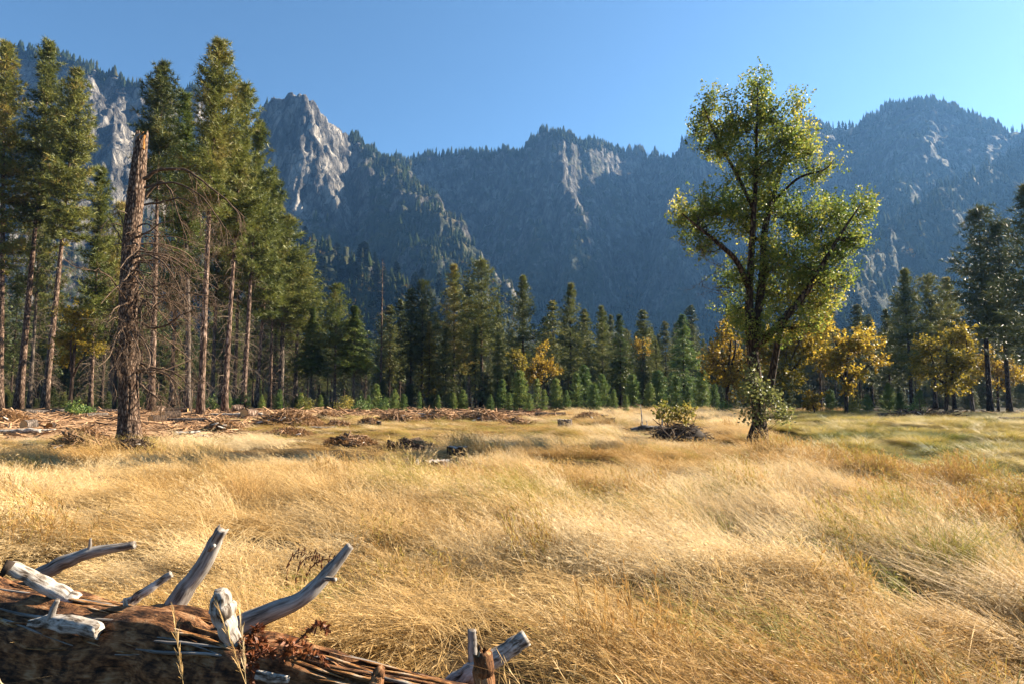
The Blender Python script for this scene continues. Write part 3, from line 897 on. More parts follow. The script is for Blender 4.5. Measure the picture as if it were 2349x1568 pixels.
# tall pines on the left, one mesh set each
TALL = [  # base px, D, top px, top py, crown base fraction, radius, branches, profile, kind, leaf material, bark, label
    (-2, 92, 14, 103, 0.36, 4.3, 150, 'pine', 'pine', 'pine', 'bark_pine', 'tall pine cut by the left edge of the picture, broad dark crown'),
    (42, 96, 118, 103, 0.48, 4.0, 130, 'pine', 'pine', 'pine', 'bark_pine', 'tall leaning pine with bare pale trunk, second from the left edge'),
    (103, 93, 178, 168, 0.47, 4.0, 130, 'pine', 'pine', 'pine', 'bark_pine', 'leaning pine with sunlit straight trunk just left of the yellowing oak'),
    (207, 98, 233, 388, 0.30, 2.6, 90, 'pine', 'pine', 'pine_gold', 'bark_pine', 'shorter pine standing between the tall left pines and the broken snag'),
    (346, 76, 374, 148, 0.58, 4.2, 120, 'pine', 'pine', 'fir', 'bark_pine', 'dark bushy-topped pine rising directly behind the broken snag'),
    (432, 70, 428, 222, 0.42, 3.0, 105, 'column', 'pine', 'cedar', 'bark_grey', 'slim light green pine between the dark pine and the highest pine'),
    (459, 58, 503, 103, 0.52, 4.7, 170, 'pine', 'pine', 'pine_gold', 'bark_pine', 'highest pine of the left grove with thick pinkish trunk'),
    (514, 66, 560, 196, 0.46, 4.4, 150, 'pine', 'pine', 'pine_gold', 'bark_pine', 'broad sunlit pine at the right shoulder of the highest pine'),
    (557, 86, 598, 285, 0.42, 4.1, 135, 'cedar', 'pine', 'pine_gold', 'bark_pine', 'sunlit pine with reddish trunk, second from the right in the left grove'),
    (587, 92, 626, 400, 0.38, 4.0, 125, 'cedar', 'pine', 'pine_gold', 'bark_pine', 'pine with thin pale trunk at the right end of the left grove'),
]
for i, (bx, D, tx, ty, cb, R, nb, pf, kd, lm, bk, lab) in enumerate(TALL):
    k_ = D / 84.0
    base = foot(bx, 935, D)
    top = at(tx, ty, D)
    H = top[2] - base[2]
    ms = conifer_meshes('tall_pine', 100 + i, H, cb, R * k_, PROF[pf], int(nb * 1.7), 0.72 * k_, 0.38 * k_, kd, droop=(-0.30, 0.55), lean=((top[0] - base[0]) / H, 0.0), tr=H * 0.0088, dead=130, dead_len=2.6 * k_, gap=0.42)
    plant_conifer('pine_tree', ms, lab, 'pine tree', base, mats=(bk, lm), group='tall pines of the left grove')

# shared variants for the treeline
VAR = {
    'fir_a': (conifer_meshes('fir_a', 301, 24, 0.16, 4.0, PROF['fir'], 162, 0.62, 0.42, 'fir', droop=(-0.35, 0.35), dead=50), 24),
    'fir_b': (conifer_meshes('fir_b', 302, 24, 0.28, 3.4, PROF['column'], 148, 0.60, 0.42, 'fir', droop=(-0.4, 0.3), dead=60, gap=0.3), 24),
    'fir_c': (conifer_meshes('fir_c', 303, 24, 0.10, 4.6, PROF['cedar'], 175, 0.65, 0.45, 'fir', droop=(-0.3, 0.4)), 24),
    'pine_a': (conifer_meshes('pine_a', 304, 24, 0.36, 3.9, PROF['column'], 148, 0.55, 0.40, 'pine', droop=(-0.25, 0.5), dead=70, gap=0.3), 24),
    'pine_b': (conifer_meshes('pine_b', 305, 24, 0.22, 4.2, PROF['fir'], 162, 0.55, 0.40, 'pine', droop=(-0.25, 0.5), dead=50, gap=0.3), 24),
    'pine_c': (conifer_meshes('pine_c', 306, 24, 0.42, 4.0, PROF['cedar'], 135, 0.55, 0.40, 'pine', droop=(-0.2, 0.5), dead=150, dead_len=2.2), 24),
    'cedar_a': (conifer_meshes('cedar_a', 307, 18, 0.36, 4.0, PROF['round'], 175, 0.55, 0.36, 'fir', droop=(-0.35, 0.6), dead=220, dead_len=2.6), 18),
    'cedar_b': (conifer_meshes('cedar_b', 308, 18, 0.05, 4.6, PROF['fir'], 202, 0.55, 0.38, 'fir', droop=(-0.25, 0.5)), 18),
    'young_a': (conifer_meshes('young_a', 309, 7, 0.02, 2.0, PROF['cedar'], 148, 0.34, 0.2, 'fir', droop=(0.1, 0.9), tr=0.07), 7),
    'young_b': (conifer_meshes('young_b', 310, 7, 0.02, 2.3, PROF['fir'], 135, 0.36, 0.22, 'pine', droop=(0.0, 0.8), tr=0.09), 7),
    'young_c': (conifer_meshes('young_c', 311, 7, 0.02, 1.7, PROF['cedar'], 135, 0.32, 0.2, 'fir', droop=(0.2, 1.0), tr=0.08), 7),
}


def copy_mesh_mat(me, mat):
    c = me.copy(); c.materials.clear(); c.materials.append(mat); return c


_vm = {}
def variant(key, leaf, bark):
    """mesh set of a variant in given materials (mesh data shared between equal ones)"""
    k = (key, leaf, bark)
    if k not in _vm:
        ms, H = VAR[key]
        tr = _vm.setdefault((key, 't', bark), copy_mesh_mat(ms[0], M[bark]))
        cr = _vm.setdefault((key, 'c', leaf), copy_mesh_mat(ms[1], M[leaf]))
        dd = None if ms[2] is None else _vm.setdefault((key, 'd'), copy_mesh_mat(ms[2], M['twig']))
        _vm[k] = ((tr, cr, dd), H)
    return _vm[k]


def stand(name, key, leaf, bark, px, D, top, label, group, cat='conifer', wide=1.0, rng=random.Random(5), py=935):
    ms, H0 = variant(key, leaf, bark)
    b = foot(px, py, D)
    s = (at(px, top, D)[2] - b[2]) / H0
    return plant_conifer(name, ms, label, cat, b, s, rng.uniform(0, 6.28), (bark, leaf), group, wide)


LINE = [  # key, leaf, bark, px, D, top py, wide, label
    ('pine_a', 'pine_gold', 'bark_pine', 392, 92, 330, .55, 'thin bare-trunked pine just right of the dark bushy-topped pine'),
    ('pine_a', 'pine_gold', 'bark_grey', 486, 96, 300, .55, 'thin grey pine trunk between the highest pine and its broad neighbour'),
    ('pine_c', 'pine_gold', 'bark_pine', 536, 98, 380, .6, 'slender pine behind the broad sunlit pine'),
    ('pine_c', 'pine_gold', 'bark_pine', 618, 99, 470, .7, 'slender pale-trunked pine right of the thin pale trunk'),
    ('pine_c', 'pine', 'bark_grey', 66, 104, 420, .6, 'thin grey pine between the two leaning left pines'),
    ('pine_c', 'pine', 'bark_grey', 250, 106, 470, .6, 'thin grey pine just left of the broken snag'),
    ('pine_c', 'pine_gold', 'bark_grey', 643, 100, 500, 1.1, 'pine with grey dead skirt at the right edge of the tall grove'),
    ('pine_c', 'pine_gold', 'bark_grey', 676, 102, 585, 1.15, 'grey-trunked pine sloping down from the tall grove towards the meadow trees'),
    ('cedar_a', 'cedar', 'bark_grey', 712, 98, 708, 0.8, 'small pale conifer over grey bare branches, left of the pointed pine'),
    ('pine_c', 'cedar', 'bark_grey', 766, 96, 655, 0.95, 'pointed light green pine with grey dead lower branches'),
    ('cedar_a', 'cedar', 'bark_grey', 810, 94, 703, 0.95, 'rounded bright green conifer with dead grey skirt at the meadow edge'),
    ('fir_b', 'fir', 'bark_dark', 892, 108, 700, 0.8, 'dark conifer right beside the bare-topped reddish trunk'),
    ('fir_b', 'fir', 'bark_dark', 916, 112, 688, 0.8, 'slim dark conifer two places right of the bare-topped reddish trunk'),
    ('fir_b', 'fir', 'bark_dark', 941, 104, 664, 0.8, 'almost black spire left of the open dark pine'),
    ('pine_a', 'fir', 'bark_dark', 967, 103, 646, 0.85, 'open dark pine with see-through crown left of the brownish conifer'),
    ('fir_a', 'oak_green', 'bark_dark', 984, 100, 738, 0.8, 'shorter brownish-green conifer in front of the open dark pine'),
    ('pine_b', 'pine', 'bark_dark', 1040, 106, 610, 0.95, 'tall olive conifer left of the twin high spires'),
    ('cedar_b', 'fir', 'bark_dark', 1022, 100, 752, 0.7, 'dark green conifer before the foot of the tall olive conifer'),
    ('fir_b', 'fir', 'bark_dark', 1076, 110, 652, 0.8, 'dark thin conifer between the two tallest olive conifers'),
    ('pine_a', 'pine', 'bark_dark', 1104, 104, 600, 1.0, 'highest olive conifer in the middle of the treeline'),
    ('fir_a', 'fir', 'bark_dark', 1090, 99, 752, 0.75, 'dark conifer in front of the highest middle conifer'),
    ('fir_c', 'cedar', 'bark_dark', 1142, 101, 765, 0.55, 'short bright-tipped conifer right of the highest middle conifer'),
    ('pine_b', 'pine', 'bark_dark', 1200, 102, 635, 0.95, 'broad olive conifer rising behind the golden maple'),
    ('fir_b', 'pine', 'bark_dark', 1270, 116, 690, 0.8, 'thin greyish conifer right of the golden maple'),
    ('pine_b', 'pine', 'bark_dark', 1310, 104, 653, 0.9, 'full olive conifer standing alone against the blue slope'),
    ('fir_b', 'pine', 'bark_dark', 1345, 112, 718, 0.8, 'small greyish conifer right of the full olive conifer'),
    ('pine_b', 'pine_gold', 'bark_dark', 1383, 106, 704, 0.85, 'brown-olive conifer left of the pointed green fir'),
    ('fir_c', 'fir', 'bark_dark', 1352, 96, 780, 0.7, 'low black-green fir below the brown-olive conifer'),
    ('fir_a', 'cedar', 'bark_dark', 1424, 97, 722, 0.9, 'pointed bright green fir left of the small orange crown'),
    ('fir_b', 'pine', 'bark_dark', 1480, 104, 712, 0.95, 'grey-green conifer behind the small orange crown'),
    ('fir_c', 'fir', 'bark_dark', 1478, 94, 790, 0.65, 'short dark fir in front of the small orange crown'),
    ('pine_b', 'pine', 'bark_dark', 1508, 95, 782, 0.8, 'olive conifer between short dark fir and broad green fir'),
    ('fir_b', 'fir', 'bark_dark', 1530, 110, 738, 0.8, 'narrow dark conifer just behind the broad green fir'),
    ('cedar_b', 'young', 'bark_dark', 1570, 92, 722, 0.85, 'broad pointed green fir left of the golden oaks'),
    ('fir_c', 'fir', 'bark_dark', 1604, 98, 800, 0.7, 'dark fir half hidden by the golden oaks'),
    ('fir_b', 'fir', 'bark_dark', 1975, 100, 700, 0.9, 'small bluish spire far right of the cottonwood'),
    ('fir_b', 'fir', 'bark_dark', 2003, 108, 728, 0.9, 'tiny bluish spire next to the small bluish spire'),
    ('pine_b', 'fir', 'bark_dark', 2044, 92, 712, 0.8, 'narrow dark conifer left of the three grey-green conifers'),
    ('pine_b', 'pine', 'bark_dark', 2092, 88, 620, 1.0, 'leftmost of the three grey-green conifers on the right side'),
    ('pine_a', 'pine', 'bark_dark', 2146, 90, 636, 1.05, 'middle one of the three grey-green conifers on the right side'),
    ('pine_b', 'pine', 'bark_dark', 2190, 92, 640, 1.0, 'rightmost of the three grey-green conifers on the right side'),
    ('pine_a', 'fir', 'bark_dark', 2272, 74, 480, 0.95, 'tall dark pine near the right edge with long bare trunk'),
    ('pine_a', 'fir', 'bark_dark', 2316, 72, 512, 0.85, 'second tall dark pine near the right edge'),
    ('pine_b', 'fir', 'bark_dark', 2395, 60, 430, 1.1, 'dark conifer cut by the right edge of the picture'),
    ('pine_c', 'oak_green', 'bark_dark', 1885, 72, 690, 0.9, 'dark-trunked pine between the cottonwood and the orange oak'),
]
for i, (k, lf, bk, px, D, ty, w, lab) in enumerate(LINE):
    stand('conifer', k, lf, bk, px, D, ty, lab, 'conifers of the treeline', wide=w * 1.2)

# trees deeper inside the wood, hard to tell apart
rngb = random.Random(77)
for i in range(104):
    px = -120 + 2600 * (i + rngb.random()) / 104
    D = rngb.uniform(112, 175) if px < 1650 else rngb.uniform(108, 170)
    if px < 640:
        top = rngb.uniform(560, 780)
    elif px < 1650:
        top = rngb.uniform(740, 830)
    else:
        top = rngb.uniform(735, 830)
    k = rngb.choice(['fir_b', 'pine_a', 'pine_c', 'fir_b', 'pine_c'] if px < 1250 else ['fir_a', 'fir_b', 'pine_a', 'pine_b', 'fir_b', 'pine_c'])
    stand('conifer', k, rngb.choice(['fir', 'fir', 'pine']), 'bark_dark', px, D, top, 'dim conifer crowded deep inside the wood behind the front trees', 'crowded trees inside the wood', wide=rngb.uniform(.7, 1.0), rng=rngb)

# young conifers along the meadow edge
rngy = random.Random(31)
SAP = [(640, 86, 892), (690, 84, 900), (735, 88, 905), (862, 90, 880), (845, 84, 905), (905, 86, 893), (925, 80, 903), (962, 84, 898), (1005, 88, 905), (1040, 86, 900), (1062, 80, 893), (1125, 76, 905),
       (1152, 82, 870), (1168, 76, 900), (1192, 80, 850), (1215, 72, 903), (1232, 84, 868), (1248, 74, 893), (1276, 78, 868), (1300, 72, 896), (1322, 80, 855), (1340, 84, 838), (1362, 74, 880), (1382, 80, 860),
       (1408, 72, 893), (1436, 70, 905), (1452, 82, 858), (1490, 76, 878), (1510, 84, 850), (1552, 78, 862), (1580, 74, 885), (1612, 78, 850), (1640, 74, 880), (1905, 68, 893), (2040, 70, 880), (2065, 66, 900), (2110, 68, 893), (1990, 66, 905),
       (520, 84, 893), (460, 88, 890), (560, 86, 895), (600, 82, 905)]
SAP.sort()
ORD = ['first', 'second', 'third', 'fourth', 'fifth', 'sixth', 'seventh', 'eighth', 'ninth', 'tenth', 'eleventh', 'twelfth', 'thirteenth', 'fourteenth', 'fifteenth', 'sixteenth', 'seventeenth', 'eighteenth', 'nineteenth', 'twentieth', 'twenty-first', 'twenty-second', 'twenty-third', 'twenty-fourth']
_cnt = {'left': 0, 'middle': 0, 'right': 0}
for i, (px, D, ty) in enumerate(SAP):
    k = rngy.choice(['young_a', 'young_b', 'young_c', 'young_a'])
    side = 'left' if px < 1100 else ('middle' if px < 1700 else 'right')
    nth = ORD[_cnt[side]]; _cnt[side] += 1
    size = 'tall ' if ty < 865 else ('short ' if ty > 900 else '')
    lab = {'left': nth + ' ' + size + 'sapling from the left behind the slash piles', 'middle': nth + ' ' + size + 'young conifer from the left in the thicket below the middle treeline', 'right': nth + ' ' + size + 'young conifer from the left in the shade below the right-hand trees'}[side]
    stand('young_conifer', k, 'young', 'bark_dark', px, D, ty, lab, 'young conifers, ' + side + ' thicket', cat='young conifer', wide=rngy.uniform(.8, 1.15), rng=rngy)

# individual conifers on the near hillside
hill_ms = []
for s in range(3):
    ms = conifer_meshes('hill', 500 + s, 22, 0.08, 3.0 + 0.4 * s, PROF[('fir', 'column', 'cedar')[s]], 60, 1.5, 1.0, 'fir', droop=(-0.4, 0.4), trunk_k=5)
    ms[0].materials.append(M['bark_dark']); ms[1].materials.append(M['far_tree'])
    hill_ms.append(ms)
rngh = random.Random(3)
for p, h in zip(FAR_NEAR_P, FAR_NEAR_H):
    plant_conifer('hillside_conifer', hill_ms[rngh.randrange(3)], 'hazy conifer standing on the lower mountain slope beyond the meadow trees', 'conifer', p, h / 22, rngh.uniform(0, 6.28), ('bark_dark', 'far_tree'), 'conifers on the near mountain slope', 1.45)


# ---- dead trunk with bare top in the treeline
def dead_spire(px, D, ty, label, lean=0.0, r=0.28, twigs=70, mat='bark_pine', crown_top=None, tl=1.6):
    b = foot(px, 935, D)
    H = at(px, ty, D)[2] - b[2]
    rng = np.random.default_rng(int(px))
    t = thing('dead_tree', label, 'dead tree', b)
    mb = MB()
    z = np.linspace(0, 1, 12)
    ax = np.stack([lean * H * z, 0.1 * np.sin(z * 5), z * H], -1); ax[0, 2] -= .3
    add_tube(mb, ax, r * (1 - 0.9 * z), 8, flute=.1, seed=int(px))
    mb.obj('trunk', M[mat], t, True)
    tw = MB()
    for i in range(twigs):
        q = rng.uniform(.15, .98); o = np.array([lean * H * q, 0, q * H]); a = rng.uniform(0, 6.28)
        l = tl * rng.uniform(.3, 1.1) * (1.15 - q)
        d = np.array([math.cos(a), math.sin(a), rng.uniform(-.6, .2)])
        add_tube(tw, [o, o + d * l * .6, o + d * l + [0, 0, -.15 * l]], [.03, .02, .008], 3, cap=False)
    if twigs:
        tw.obj('dead_branch', M['twig'], t)['kind'] = 'stuff'
    return t


dead_spire(872, 104, 596, 'tall reddish trunk with bare dead top left of the dark spires', r=0.24, twigs=90, tl=3.0)
dead_spire(2232, 66, 772, 'bare grey broken pole before the green and gold oak', lean=-0.02, r=0.22, twigs=4, mat='bark_grey')
dead_spire(1075, 96, 860, 'little grey dead conifer full of bare twigs in the middle treeline', r=0.08, twigs=160, mat='bark_grey', tl=1.5)


# ---- broadleaf trees
def leaf_template(rng, k=2, size=1.0):
    V = []; F = []
    for i in range(k):
        c = rng.normal(0, .55, 3) if k > 1 else np.zeros(3)
        d = rng.normal(size=3); d /= np.linalg.norm(d)
        s = np.cross(d, rng.normal(size=3)); s /= np.linalg.norm(s)
        n = np.cross(d, s)
        b = len(V)
        V += [c - d * .5, c + s * .36 - d * .08 + n * .08, c + d * .55, c - s * .36 - d * .08 + n * .08]
        F += [[b, b + 1, b + 2], [b, b + 2, b + 3]]
    return np.array(V) * size, np.array(F)


def broadleaf(name, label, base, trunk, limbs, lobes, leaf, n_leaf, leaf_mat, bark, seed, cat='tree', group=None, upright=0.6, twig_len=0.9, per_twig=26, low=None, k_trunk=14):
    """trunk and limbs are lists of (points, radii) in world space; lobes are (centre, rx, ry, rz)"""
    rng = np.random.default_rng(seed)
    t = thing(name, label, cat, base, group)
    b = np.asarray(base, float)
    tm = MB()
    P = smooth_path(np.array(trunk[0]) - b, 26); Rr = lerp_path(trunk[1], 26)
    add_tube(tm, P, Rr, k_trunk, flute=0.16, seed=seed)
    tm.obj('trunk', M[bark], t, True)
    skel = [P]
    srad = [Rr]
    for pts, rad in limbs:
        lm = MB()
        Q = smooth_path(np.array(pts) - b, 18); rr = lerp_path(rad, 18)
        add_tube(lm, Q, rr, 9, flute=0.12, seed=seed + 3)
        lm.obj('limb', M[bark], t, True)
        skel.append(Q); srad.append(rr)
    SK = np.concatenate(skel); SR = np.concatenate(srad)
    vol = np.array([l[1] * l[2] * l[3] for l in lobes]) ** (2 / 3.0)
    n_tw = n_leaf // per_twig
    cnt = np.maximum(1, (vol / vol.sum() * n_tw).astype(int))
    LP, LD = [], []
    br = MB()
    for (c, rx, ry, rz), m in zip(lobes, cnt):
        c = np.asarray(c) - b
        d = rng.normal(size=(m, 3)); d /= np.linalg.norm(d, axis=1)[:, None]
        rad = rng.random(m) ** 0.5 * rng.uniform(.85, 1.2, m)
        ends = c + d * rad[:, None] * np.array([rx, ry, rz])
        # a few boughs carry each lobe
        nb = max(2, m // 14)
        hubs = c + rng.normal(0, .33, (nb, 3)) * np.array([rx, ry, rz])
        for h in hubs:
            dist = np.linalg.norm(SK - h, axis=1) + 0.9 * np.maximum(0, SK[:, 2] - h[2])
            j = int(np.argmin(dist))
            o = SK[j]
            mid = (o + h) / 2 + rng.normal(0, .06, 3) * np.linalg.norm(h - o) + [0, 0, -.05 * np.linalg.norm(h - o)]
            r0 = min(SR[j] * .55, 0.012 + 0.016 * np.linalg.norm(h - o))
            add_tube(br, smooth_path([o, mid, h], 6), np.linspace(r0, 0.010, 6), 5, cap=False)
        for e in ends:
            h = hubs[np.argmin(np.linalg.norm(hubs - e, axis=1))]
            v = e - h
            add_tube(br, [h, h + v * .5 + [0, 0, -.04], e], [0.009, 0.007, 0.004], 3, cap=False)
            dirn = v / (np.linalg.norm(v) + 1e-6) + np.array([0, 0, upright]) + rng.normal(0, .25, 3)
            dirn /= np.linalg.norm(dirn)
            q = per_twig + rng.integers(-6, 7)
            s = rng.random(q) * twig_len - 0.25 * twig_len
            sp = 0.15 * (1.1 - s / twig_len)
            LP.append(e + np.outer(s, dirn) + rng.normal(0, 1, (q, 3)) * (sp * twig_len * .75)[:, None])
            LD.append(np.outer(np.ones(q), dirn) + rng.normal(0, 1.0, (q, 3)))
    br.obj('branch', M[bark], t)['kind'] = 'stuff'
    LP, LD = np.concatenate(LP), np.concatenate(LD)
    cm = MB()
    pick = rng.integers(0, 4, len(LP))
    for v in range(4):
        TV, TF = leaf_template(rng, 1)
        s = pick == v
        cm.add(*stamp(TV, TF, LP[s], frames(LD[s], rng), leaf * rng.uniform(.7, 1.25, s.sum())))
    cm.obj('crown', M[leaf_mat], t)
    return t


def px_lobes(lst, D, seed, depth=0.9, off=1.0, shrink=1.0, split=1):
    rng = np.random.default_rng(seed)
    out = []
    for cx, cyy, rx, ry in lst:
        d = D + rng.uniform(-off, off)
        c = at(cx, cyy, d)
        k = d / FPX
        if split == 1:
            out.append((c, rx * k * shrink, depth * (rx + ry) * .5 * k * shrink + .2, ry * k * shrink))
            continue
        for q in range(split + 1):       # ragged: several smaller clumps instead of one round one
            o_ = rng.uniform(-.55, .55, 3) * np.array([rx * k, (rx + ry) * .5 * k * depth, ry * k])
            f_ = rng.uniform(.42, .75) * shrink
            out.append((c + o_, rx * k * f_, depth * (rx + ry) * .5 * k * f_ + .15, ry * k * f_))
    return out


CD = 23.5
cb_ = foot(1745, 1028, CD)
trunk_px = [(1745, 1032), (1743, 985), (1740, 930), (1734, 870), (1724, 790), (1718, 710), (1722, 610), (1728, 510), (1734, 400), (1736, 290), (1738, 190)]
trunk = ([at(x, y, CD) for x, y in trunk_px], [0.38, 0.28, 0.24, 0.22, 0.19, 0.145, 0.12, 0.10, 0.08, 0.045, 0.02])
limbs = [
    ([at(1727, 800, CD), at(1741, 705, CD + .1), at(1752, 610, CD + .2), at(1754, 530, CD + .3), at(1776, 445, CD + .4), at(1800, 360, CD + .5), at(1822, 270, CD + .6)], [0.172, 0.161, 0.144, 0.127, 0.092, 0.057, 0.023]),
    ([at(1732, 795, CD), at(1790, 742, CD - .2), at(1843, 678, CD - .4), at(1880, 620, CD - .5), at(1930, 535, CD - .5), at(1978, 465, CD - .4)], [0.161, 0.144, 0.121, 0.092, 0.057, 0.023]),
    ([at(1717, 660, CD), at(1690, 600, CD - .3), at(1652, 562, CD - .5), at(1600, 520, CD - .6), at(1565, 490, CD - .7)], [0.115, 0.098, 0.081, 0.052, 0.023]),
    ([at(1728, 480, CD), at(1690, 400, CD + .2), at(1645, 320, CD + .3), at(1612, 240, CD + .4)], [0.081, 0.069, 0.052, 0.023]),
    ([at(1752, 560, CD + .3), at(1715, 530, CD + .9), at(1670, 470, CD + 1.3), at(1640, 450, CD + 1.6)], [0.069, 0.057, 0.040, 0.017]),
    ([at(1765, 900, CD + 2.2), at(1782, 800, CD + 2.2), at(1800, 730, CD + 2.0), at(1850, 650, CD + 1.8), at(1870, 560, CD + 1.6)], [0.161, 0.138, 0.115, 0.081, 0.034]),
    ([at(1768, 470, CD + .4), at(1830, 410, CD), at(1890, 390, CD - .3), at(1912, 368, CD - .4)], [0.057, 0.046, 0.029, 0.014]),
    ([at(1722, 1020, CD + .5), at(1738, 960, CD + .35), at(1742, 900, CD + .2)], [0.230, 0.172, 0.115]),
]
lob = [(1738, 222, 26, 50), (1722, 190, 10, 16), (1690, 285, 55, 62), (1622, 262, 26, 52), (1600, 300, 22, 34), (1648, 345, 48, 42), (1762, 275, 42, 62), (1826, 250, 18, 46), (1800, 330, 52, 58), (1848, 352, 30, 52),
       (1730, 390, 80, 52), (1872, 405, 28, 26), (1906, 377, 14, 14), (1640, 480, 62, 40), (1592, 512, 42, 44), (1560, 492, 20, 26), (1612, 568, 48, 28), (1700, 500, 58, 52), (1765, 470, 72, 52),
       (1850, 515, 70, 48), (1925, 500, 46, 48), (1982, 478, 22, 40), (1900, 570, 70, 42), (1962, 552, 34, 32), (1790, 590, 76, 54), (1860, 636, 80, 44), (1932, 640, 30, 22), (1695, 640, 46, 40), (1785, 680, 88, 42), (1885, 695, 56, 32), (1690, 715, 40, 30), (1830, 745, 62, 30), (1735, 760, 60, 34)]
cot = broadleaf('cottonwood_tree', 'lone cottonwood with forked dark trunk and glittering olive leaves in the meadow', tuple(cb_), trunk, limbs, px_lobes(lob, CD + .5, 8, off=0.9, depth=.8, shrink=.93), 0.098, 56000, 'cotton', 'bark_cotton', 60, cat='tree', upright=1.0, twig_len=0.9, per_twig=28)


def dead_twig(mb, o, d, l, r, rng, depth=2):
    pts = [np.array(o, float)]; dd = np.array(d, float)
    for i in range(5):
        dd = dd + rng.normal(0, .25, 3); dd /= np.linalg.norm(dd)
        pts.append(pts[-1] + dd * l / 5)
    add_tube(mb, pts, np.linspace(r, r * .3, 6), 4, cap=False)
    if depth:
        for q in range(3):
            k = rng.integers(1, 6); dead_twig(mb, pts[k], dd + rng.normal(0, .7, 3), l * .5, r * .5, rng, depth - 1)


def leaf_spray(parent, base, lobes, n_leaf, leaf, mat, seed, name, stems, bark='twig'):
    """sprouts: leaf sprays and thin stems as one part"""
    rng = np.random.default_rng(seed)
    b = np.asarray(base, float)
    mb = MB(); LP = []
    for (c, rx, ry, rz) in lobes:
        m = max(3, int(n_leaf / len(lobes) / 14))
        for _ in range(m):
            d = rng.normal(size=3); d /= np.linalg.norm(d)
            e = np.asarray(c) - b + d * rng.random() ** .4 * np.array([rx, ry, rz])
            o = np.asarray(stems[rng.integers(len(stems))]) - b
            if rng.random() < .5:
                add_tube(mb, [o, (o + e) / 2 + [0, 0, .05], e], [.012, .008, .004], 3, cap=False)
            LP.append(e + rng.normal(0, .13, (14, 3)))
    link(name + '_stem', mb.mesh(name + '_stem'), M[bark], parent)
    LP = np.concatenate(LP)
    TV, TF = leaf_template(rng, 1)
    V, F = stamp(TV, TF, LP, frames(rng.normal(size=LP.shape), rng), leaf * rng.uniform(.7, 1.3, len(LP)))
    link(name, mesh_np(name, V, F), M[mat], parent)


leaf_spray(cot, cb_, px_lobes([(1722, 850, 22, 40), (1735, 905, 36, 34), (1712, 900, 24, 24), (1770, 935, 40, 26), (1730, 950, 34, 20), (1800, 950, 22, 14), (1765, 900, 26, 20)], CD - .55, 9, off=.3), 1500, .12, 'cotton_low', 91, 'sprout', [at(1745, 900, CD - .2), at(1742, 960, CD - .25), at(1745, 1000, CD - .3)])

dtw = MB()
_r = np.random.default_rng(44)
for q in range(9):
    o_ = at(_r.uniform(1655, 1700), _r.uniform(600, 680), CD - .3) - cb_
    dead_twig(dtw, o_, [-1, -.2, _r.uniform(-.5, .3)], _r.uniform(.6, 1.3), .016, _r)
dtw.obj('dead_branch', M['twig_dark'], cot)['kind'] = 'stuff'

OAKS = [  # px, D, crown lobes in the picture, leaf material, label
    (1665, 62, [(1632, 800, 34, 40), (1660, 772, 36, 30), (1690, 810, 40, 50), (1650, 850, 45, 45), (1700, 880, 45, 45), (1740, 830, 40, 60), (1690, 740, 30, 26)], 'oak', 9000, 'golden oak glowing behind the left side of the cottonwood'),
    (1790, 60, [(1780, 800, 50, 50), (1810, 860, 55, 45), (1850, 800, 40, 40), (1760, 880, 40, 40), (1860, 740, 40, 36), (1830, 770, 50, 40)], 'oak_green', 8000, 'olive-gold oak directly behind the cottonwood trunk'),
    (1940, 58, [(1975, 800, 42, 30), (1935, 775, 34, 26), (2012, 822, 22, 20), (1925, 830, 30, 30), (1965, 855, 34, 18), (1890, 760, 30, 30), (1900, 830, 26, 24), (1950, 890, 22, 18), (1985, 770, 22, 16)], 'oak', 7000, 'orange oak with dark forked trunk right of the cottonwood'),
    (2170, 62, [(2180, 775, 40, 28), (2212, 762, 26, 24), (2128, 800, 36, 24), (2196, 830, 44, 26), (2140, 850, 34, 26), (2228, 820, 22, 26), (2165, 890, 36, 22), (2112, 830, 22, 20), (2215, 880, 24, 20)], 'oak_green', 8500, 'green and gold oak below the three grey-green conifers'),
    (1238, 88, [(1240, 828, 26, 32), (1225, 860, 30, 30), (1262, 848, 24, 24), (1242, 800, 16, 16)], 'oak', 4500, 'golden maple in the middle of the conifer treeline'),
    (1190, 92, [(1180, 815, 18, 14), (1198, 835, 16, 16)], 'oak_green', 1500, 'small yellowing crown left of the golden maple'),
    (1474, 98, [(1474, 795, 18, 14), (1480, 810, 16, 14)], 'oak', 1500, 'small round orange crown peeking between two firs'),
    (160, 78, [(160, 720, 50, 36), (190, 770, 44, 36), (140, 775, 40, 40), (215, 800, 30, 24), (150, 830, 30, 24)], 'oak_green', 8500, 'bronze oak bowing between the tall left pines'),
    (262, 92, [(260, 720, 26, 40), (250, 780, 30, 40), (280, 760, 24, 40)], 'oak_green', 4000, 'rusty oak in shade just left of the broken snag'),
    (2290, 78, [(2290, 830, 30, 40), (2320, 860, 30, 40), (2265, 850, 24, 30)], 'oak', 4000, 'yellow undergrowth oak behind the tall dark pines on the right'),
    (1870, 58, [(1852, 925, 20, 14), (1866, 915, 14, 12)], 'oak', 1200, 'low orange bush at the wood edge right of the cottonwood'),
]
